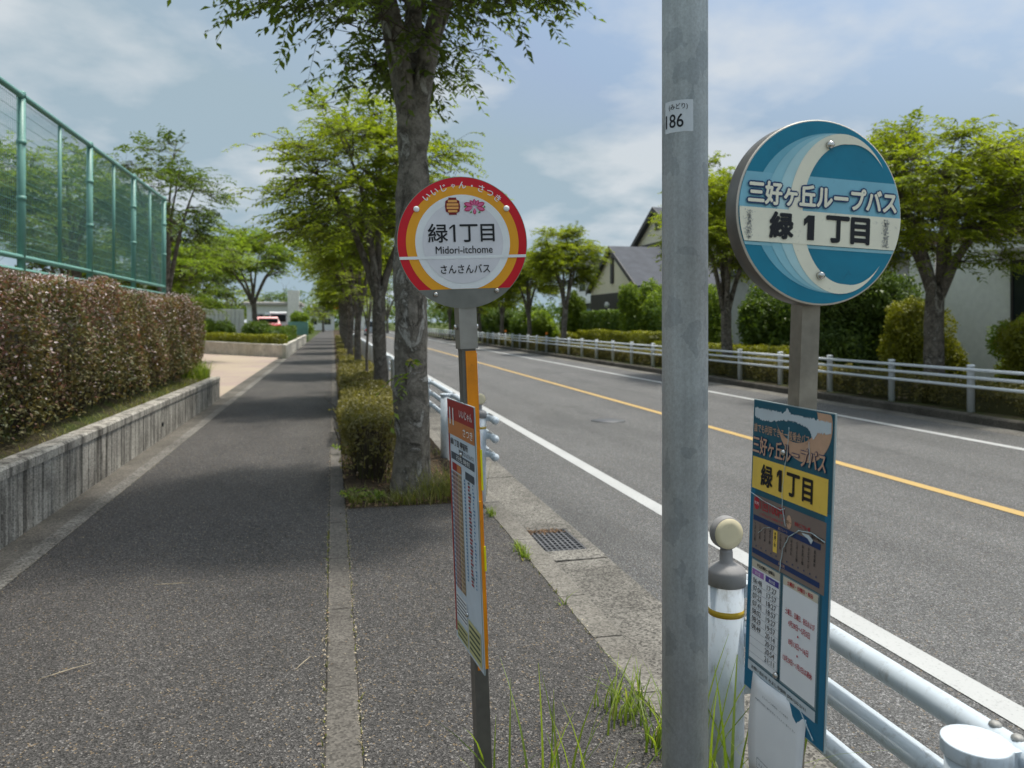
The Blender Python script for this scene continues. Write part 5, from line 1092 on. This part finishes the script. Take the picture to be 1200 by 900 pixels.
for x0, sgn in ((-0.905, 1), (0.83, -1)):
    P = np.stack([x0 + rgq.normal(0.02 * sgn, 0.02, 240), rgq.uniform(-0.34, -0.03, 240)], 1)
    mb = MB()
    for x, y in P:
        r = rgq.uniform(.002, .008) * q; mb.add([(x * q + r * math.cos(a) * rgq.uniform(.5, 1.3), y * q + r * math.sin(a) * rgq.uniform(.6, 1.6), 0) for a in np.arange(0, 6.2, 1.05)], [tuple(range(6))])
    mb.build('scuff_mark', MATS['p_scuff'], drum, (0, 0, LAY * L2(6.5)), kind='stuff')
for x, y in ((0.062, 0.745), (-0.0, -0.695)): bolt(drum, x * q, y * q, 0.0095, 0.012, LAY * L2(4.2))
# board
BW, BH = 0.334, 0.735
tb = MB().box(-BW / 2, BW / 2, -BH / 2, BH / 2, -0.004, 0.0).build('timetable_board', MATS['b_edge'], ts, (-0.0285, 0.0, 1.033), (R(90), 0, R(-90)))
def X(x): return -BW / 2 + BW * x
def Yv(v): return BH / 2 - BH * v
def C_(x0, x1, v0, v1, m, l, name='print'): return rect(tb, X(x0), X(x1), Yv(v1), Yv(v0), m, l, name)
def CT(s, x0, x1, v0, v1, m, l, bold=0.0, ref=None): return text(tb, s, X(x0), X(x1), Yv(v1), Yv(v0), m, l, bold)
C_(0.006, 0.994, 0.003, 0.997, 'b_teal', 1); C_(0.006, 0.07, 0.30, 0.997, 'b_blue', 1.5); C_(0.93, 0.994, 0.30, 0.997, 'b_blue', 1.5); C_(0.07, 0.93, 0.93, 0.997, 'b_blue', 1.4)
# tan crescent at the upper right and peeled strip
n = 26; A = []; Bq = []
for i in range(n + 1):
    a = R(200 + 190 * i / n); A.append((X(0.66 + 0.32 * math.cos(a)), Yv(0.045 - 0.125 * math.sin(a)))); Bq.append((X(0.56 + 0.26 * math.cos(a)), Yv(0.03 - 0.085 * math.sin(a))))
A = [(x, min(y, Yv(0.006))) for x, y in A]; Bq = [(x, min(y, Yv(0.006))) for x, y in Bq]; strip(tb, A, Bq, 'b_tan', 2, 'crescent')
rp = random.Random(12); up = [(0.03 + 0.94 * i / 120, 0.028 - 0.016 * math.exp(-((i / 120 - 0.46) / 0.03) ** 2) + rp.uniform(-.0035, .0035)) for i in range(121)]; lo = [(x, 0.058 + 0.008 * math.sin(x * 9) + rp.uniform(-.004, .004) + 0.028 * math.exp(-((x - 0.78) / 0.035) ** 2)) for i, (x, v) in enumerate(up)]
strip(tb, [(X(x), Yv(v)) for x, v in lo], [(X(x), Yv(v)) for x, v in up], 'b_peel', 3, 'peeled_strip')
CT('誰でも利用できる一般乗合バス', 0.03, 0.74, 0.082, 0.112, 'b_tan', 4, 0.012); CT(nm, 0.025, 0.93, 0.125, 0.185, 'p_navy', 4, 0.07); CT(nm, 0.025, 0.93, 0.125, 0.185, 'b_tan', 5, 0.024)
C_(0.02, 0.955, 0.198, 0.308, 'b_gold', 2)
for ch, x0, x1 in (('緑', 0.15, 0.30), ('丁', 0.49, 0.64), ('目', 0.68, 0.79)): CT(ch, x0, x1, 0.217, 0.288, 'p_black', 4, 0.03)
one(tb, X(0.36), X(0.425), Yv(0.288), Yv(0.217), 0.013, 'p_black', 4)
C_(0.05, 0.95, 0.328, 0.545, 'b_brown', 2)
poly(tb, [(X(0.10) + 0.0125 * math.cos(a), Yv(0.355) + 0.0165 * math.sin(a)) for a in np.arange(0, 6.28, 0.26)], 'b_redtext', 3); CT('市内', 0.07, 0.13, 0.349, 0.361, 'p_white', 4)
CT('1回100円', 0.155, 0.47, 0.338, 0.373, 'b_redtext', 4, 0.006); CT('小学生以下は無料です', 0.15, 0.46, 0.381, 0.391, 'b_redtext', 4, 0.0); CT('市内どこでも一律', 0.60, 0.78, 0.362, 0.376, 'b_redtext', 4, 0.02); CT('障がい者割引', 0.80, 0.93, 0.378, 0.392, 'p_black', 4, 0.02)
poly(tb, [(X(0.53) + 0.0105 * math.cos(a), Yv(0.373) + 0.016 * math.sin(a)) for a in np.arange(0, 6.28, 0.26)], 'b_tan', 3); CT('均一', 0.50, 0.56, 0.368, 0.38, 'p_black', 4)
C_(0.06, 0.90, 0.398, 0.416, 'p_navy', 3); CT('運行ルート', 0.40, 0.52, 0.402, 0.412, 'b_tan', 4); C_(0.06, 0.90, 0.513, 0.530, 'p_navy', 3); CT('時刻表', 0.42, 0.50, 0.516, 0.527, 'b_tan', 4)
names = ['三好ヶ丘駅', '三好丘桜', '三好丘緑', '緑2丁目', '緑1丁目', '三好丘旭', '旭2丁目', '好住の丘', '三好丘公園', '福谷西公園', 'ひばりヶ丘', '黒笹駅前']
for i, s_ in enumerate(names):
    x = 0.085 + 0.068 * i
    if i == 4: C_(x - 0.018, x + 0.034, 0.420, 0.492, 'b_gold', 3)
    for j, ch in enumerate(s_): CT(ch, x, x + 0.017, 0.424 + 0.0128 * j, 0.4345 + 0.0128 * j, 'p_black', 4, 0.01)
    poly(tb, [(X(x + .03) + .0022 * math.cos(a), Yv(0.501) + .0022 * math.sin(a)) for a in np.arange(0, 6.2, .8)], 'p_navy', 4)
# two timetable sleeves
for x0, x1 in ((0.055, 0.455), (0.475, 0.905)):
    C_(x0, x1, 0.548, 0.895, 'b_frame', 2); C_(x0 + 0.012, x1 - 0.012, 0.552, 0.888, 'b_paper', 3); C_(x0 + 0.012, x1 - 0.012, 0.552, 0.577, 'b_beige', 3.5)
CT('平日(月曜日〜金曜日)', 0.14, 0.38, 0.558, 0.571, 'p_black', 5, 0.02); CT('土曜日・日曜日・祝日', 0.54, 0.84, 0.558, 0.571, 'b_redtext', 5, 0.02)
C_(0.075, 0.235, 0.582, 0.602, 'b_purple', 4); C_(0.26, 0.435, 0.582, 0.602, 'b_indigo', 4); CT('駅方面', 0.12, 0.19, 0.587, 0.598, 'p_white', 5); CT('駅方面', 0.31, 0.39, 0.587, 0.598, 'p_white', 5)
ta = ['06:48', '07:04', '07:22', '07:41', '08:02', '08:29', '08:49']; tb2 = ['17:27', '17:57', '18:27', '18:57', '19:27', '19:57', '20:14', '20:37', '20:54', '21:11']
for i in range(11):
    v = 0.608 + 0.0262 * i; C_(0.072, 0.44, v + 0.0245, v + 0.0255, 'b_line', 4)
    if i < len(ta): CT(ta[i], 0.095, 0.215, v + 0.003, v + 0.021, 'p_black', 5, 0.0)
    if i < len(tb2): CT(tb2[i], 0.285, 0.41, v + 0.003, v + 0.021, 'p_black', 5, 0.0)
for s_, x0, x1, v in (('土曜日、日曜日、祝日および', 0.53, 0.87, 0.645), ('4月29日〜5月5日', 0.57, 0.82, 0.678), ('・', 0.68, 0.695, 0.71), ('8月13日〜16日', 0.58, 0.81, 0.735), ('・', 0.68, 0.695, 0.77), ('12月29日〜1月3日は運休', 0.52, 0.86, 0.795)):
    CT(s_, x0, x1, v, v + (0.019 if s_ != '・' else 0.006), 'b_redtext', 5, 0.012)
C_(0.055, 0.90, 0.900, 0.932, 'b_peel', 2.2); CT('お問い合わせ みよし市役所 (0561)32-2111', 0.11, 0.80, 0.909, 0.923, 'p_black', 4, 0.01)
# cracks in the plastic
def crack(pts, w):
    P = [(X(x), Yv(v)) for x, v in pts]; n = 6; Q = []
    for i in range(len(P) - 1):
        for k in range(n): f = k / n; Q.append((P[i][0] * (1 - f) + P[i + 1][0] * f + rg.uniform(-1, 1) * .0012, P[i][1] * (1 - f) + P[i + 1][1] * f))
    Q.append(P[-1]); mb = MB(); mb.tube([(x, y, 0) for x, y in Q], [w * rg.uniform(.5, 1.2) for _ in Q], 4); mb.build('crack', MATS['b_crack'], tb, (0, 0, LAY * 6))
crack([(0.50, 0.07), (0.49, 0.14), (0.47, 0.19), (0.44, 0.27), (0.45, 0.335), (0.50, 0.39)], 0.0011); crack([(0.02, 0.325), (0.2, 0.338), (0.43, 0.345), (0.48, 0.335)], 0.001)
crack([(0.44, 0.55), (0.47, 0.47), (0.54, 0.42), (0.66, 0.385), (0.80, 0.375), (0.95, 0.385)], 0.0014); crack([(0.74, 0.10), (0.76, 0.18)], 0.0008); crack([(0.74, 0.925), (0.82, 0.955), (0.90, 0.985)], 0.0016); crack([(0.14, 0.455), (0.22, 0.428), (0.3, 0.418)], 0.0006)
strip(tb, [(X(.70), Yv(.392)), (X(.76), Yv(.398)), (X(.80), Yv(.41))], [(X(.69), Yv(.388)), (X(.77), Yv(.385)), (X(.82), Yv(.395))], 'b_peel', 4.5, 'peeled_strip')
for v in (0.155, 0.878): bolt(tb, X(0.455), Yv(v), 0.0075, 0.010, LAY * 5)
# paper notice hanging below the board
pn = thing('paper_notice', 'white paper notice hanging from the bottom of the teal sign board', 'notice', (1.039, 1.66, 0.60), (R(90), 0, R(-90)))
me = bpy.data.meshes.new('sheet'); V = []; F = []
for j in range(9):
    for i in range(7): V.append((-0.112 + 0.224 * i / 6, 0.118 - 0.245 * j / 8 + 0.003 * i / 6, 0.006 + 0.010 * math.sin(j / 8 * 2.2) + 0.004 * math.sin(i * 0.9 + j * .3)))
for j in range(8):
    for i in range(6): a = j * 7 + i; F.append((a, a + 7, a + 8, a + 1))
me.from_pydata(V, [], F); shp = link('paper_sheet', me, MATS['b_paper'], pn); md = shp.modifiers.new('thickness', 'SOLIDIFY'); md.thickness = 0.0006
for p in me.polygons: p.use_smooth = True
def pz(y): f = (0.118 - y) / 0.245; return 0.006 + 0.010 * math.sin(f * 2.2) + 0.0052
for y, x0, x1 in ((0.085, -0.055, 0.055), (0.068, -0.085, 0.085)):
    o = text(shp, 'さんさんバス時刻表・バス停案内' if y > 0.08 else '停留所の位置と運行状況はこちらからご覧ください', x0, x1, y - 0.005, y, 'r_dark', 0); o.location.z = pz(y)
for y0, y1, x0, x1 in ((-0.098, -0.074, -0.07, 0.045), (-0.108, -0.082, 0.06, 0.095)):
    for a, b, c, d_ in ((x0, x1, y1, y1 + .0012), (x0, x1, y0, y0 + .0012), (x0, x0 + .0012, y0, y1), (x1, x1 + .0012, y0, y1)): o = rect(shp, a, b, c, d_, 'r_dark', 0); o.location.z = pz(y0)
o = text(shp, 'みよし市 公共交通案内', -0.062, 0.038, -0.089, -0.082, 'r_dark', 0); o.location.z = pz(-.09)
o = text(shp, '検索', 0.068, 0.088, -0.099, -0.091, 'r_dark', 0); o.location.z = pz(-.1)

# ------------------------------------------------------------------ steel pole with number plate
def galvan():
    m, nt, b, out = new_mat('galvanised'); v = objcoord(nt, (1, 1, 0.8)); vo = N(nt, 'ShaderNodeTexVoronoi', inp={'Scale': 21.0, 'Randomness': 1.0}); dn = N(nt, 'ShaderNodeTexNoise', inp={'Scale': 14.0, 'Detail': 4.0}); LK(nt, v, dn.inputs['Vector'])
    w = mixrgb(nt, 0.10, (0, 0, 0), dn.outputs['Color']); ad = N(nt, 'ShaderNodeVectorMath', operation='ADD'); LK(nt, v, ad.inputs[0]); LK(nt, w, ad.inputs[1]); LK(nt, ad.outputs[0], vo.inputs['Vector'])
    sx = N(nt, 'ShaderNodeSeparateColor'); LK(nt, vo.outputs['Color'], sx.inputs[0]); n = tnoise(nt, v, 3.0, 7, 0.65); st = tnoise(nt, objcoord(nt, (14, 14, 0.35)), 3, 5)
    c = ramp(nt, sx.outputs[0], [(0.0, (0.62, 0.68, 0.725)), (0.78, (0.66, 0.72, 0.765)), (0.82, (0.52, 0.58, 0.63)), (1.0, (0.55, 0.61, 0.66))]); c = mixrgb(nt, 1.0, c, ramp(nt, n, [(0.3, 0.78), (0.7, 1.18)]), 'MULTIPLY')
    c = mixrgb(nt, 1.0, c, ramp(nt, st, [(0.3, 0.88), (0.7, 1.08)]), 'MULTIPLY'); LK(nt, c, b.inputs['Base Color']); b.inputs['Metallic'].default_value = 0.1; b.inputs['Roughness'].default_value = 0.5; fs = tnoise(nt, v, 130, 5, 0.7); c = mixrgb(nt, 1.0, c, ramp(nt, fs, [(0.3, 0.82), (0.7, 1.12)]), 'MULTIPLY')
    sc = tnoise(nt, objcoord(nt, (1.5, 1.5, 9)), 9, 8, 0.75); c = mixrgb(nt, ramp(nt, sc, [(0.62, 0.0), (0.72, 0.35)]), c, (0.62, 0.64, 0.65)); LK(nt, c, b.inputs['Base Color']); bump(nt, b, fs, 0.1, 0.004)
galvan()
PR = 0.0625; up_ = thing('utility_pole', 'grey galvanised steel pole with a small white number plate', 'pole', (0.950, 1.987, 0))
MB().tube([(0, 0, -0.1), (0, 0, 7.5)], PR, 48).build('shaft', MATS['galvanised'], up_)
def wrap(o, r):
    for v in o.data.vertices: a = v.co.x / PR + math.radians(-90 - 30); v.co = (r * math.cos(a), r * math.sin(a), v.co.y)
mb = MB(); n = 16
vs = [(-0.055 + 0.082 * i / n, y, 0) for y in (-0.043, 0.043) for i in range(n + 1)]; mb.add(vs, [(i, i + 1, n + 2 + i, n + 1 + i) for i in range(n)], True); pl = mb.build('number_plate', MATS['p_plate'], up_); wrap(pl, PR + 0.0012); pl.location.z = 2.155
o = text(up_, '186', -0.052, 0.001, -0.030, 0.006, 'p_black', 0, 0.01); wrap(o, PR + 0.0019); o.location.z = 2.155; o.parent = pl; o.location.z = 0
o = text(up_, '(みどり)', -0.04, 0.012, 0.016, 0.034, 'p_black', 0, 0.01); wrap(o, PR + 0.0019); o.parent = pl; o.location.z = 0
MB().lathe([(PR + 0.002, 7.48), (PR + 0.012, 7.49), (PR + 0.012, 7.53), (0.01, 7.56)], 32).build('pole_cap', MATS['cap_grey'], up_)

# ------------------------------------------------------------------ foreground weeds
rng = np.random.default_rng(77)
def tuft(label, x, y, n, h, sp, w=0.0045, lean=0.5, mat='weed'):
    P = np.stack([rng.normal(0, sp, n), rng.normal(0, sp, n), np.zeros(n)], 1)
    return tag(link('grass_tuft', grass_mesh(rng, P, h, w, lean, 6, rng.random(n)), MATS[mat], None, (x, y, 0.0)), label, 'grass tuft', 'grass tufts around the sign posts')
tuft('tall thin grass blades at the foot of the red sign post', 0.50, 2.44, 11, 0.42, 0.05, 0.0045, 0.6)
tuft('tall upright grass tuft between the red sign post and the grey pole', 0.68, 2.30, 15, 0.56, 0.05, 0.0045, 0.35)
tuft('grass tuft left of the grey pole foot', 0.83, 2.22, 12, 0.36, 0.05, 0.0045, 0.8)
tuft('bushy grass tuft at the kerb left of the grey pole', 1.17, 2.98, 60, 0.20, 0.06, 0.004, 0.9)
tuft('bushy grass tuft at the kerb just past the grey pole', 1.20, 2.72, 45, 0.24, 0.05, 0.004, 0.9)
tuft('tall grass at the foot of the reflector post beside the teal board', 1.10, 2.10, 26, 0.62, 0.07, 0.0055, 0.6)
tuft('long arching grass blades under the paper notice', 1.17, 1.92, 16, 0.55, 0.05, 0.005, 0.8)
n = 420; y = rng.uniform(4.2, 6.4, n); P = np.stack([1.275 + rng.normal(0, .018, n), y, np.zeros(n)], 1); P = P[(np.sin(y * 5.1) + 0.6 * np.sin(y * 11 + 1)) > 0.35]
o = link('kerb_weeds', grass_mesh(rng, P, 0.085, 0.005, 1.0, 3), MATS['weed']); o['kind'] = 'stuff'
n = 260; y = rng.uniform(1.5, 6.6, n); P = np.stack([rng.choice([1.277, 0.108, -0.032], n) + rng.normal(0, .004, n), y, np.zeros(n)], 1)
o = link('kerb_weeds', grass_mesh(rng, P, 0.028, 0.003, 1.0, 3), MATS['grass']); o['kind'] = 'stuff'

n = 2600; P = np.stack([rng.choice([-0.032, 0.112, 1.29, -1.93], n, p=[.3, .35, .2, .15]) + rng.normal(0, .010, n), 1.5 + 9 * rng.random(n) ** 1.4, np.full(n, 0.006)], 1)
o = link('sand_grit', leaf_mesh('grit', P, rng.normal(0, 1, P.shape) * [1, 1, .2], rng.normal(0, .3, P.shape) + [0, 0, 1], rng.uniform(.004, .011, n), rng, 0.8), MATS['pale_litter']); o['kind'] = 'stuff'
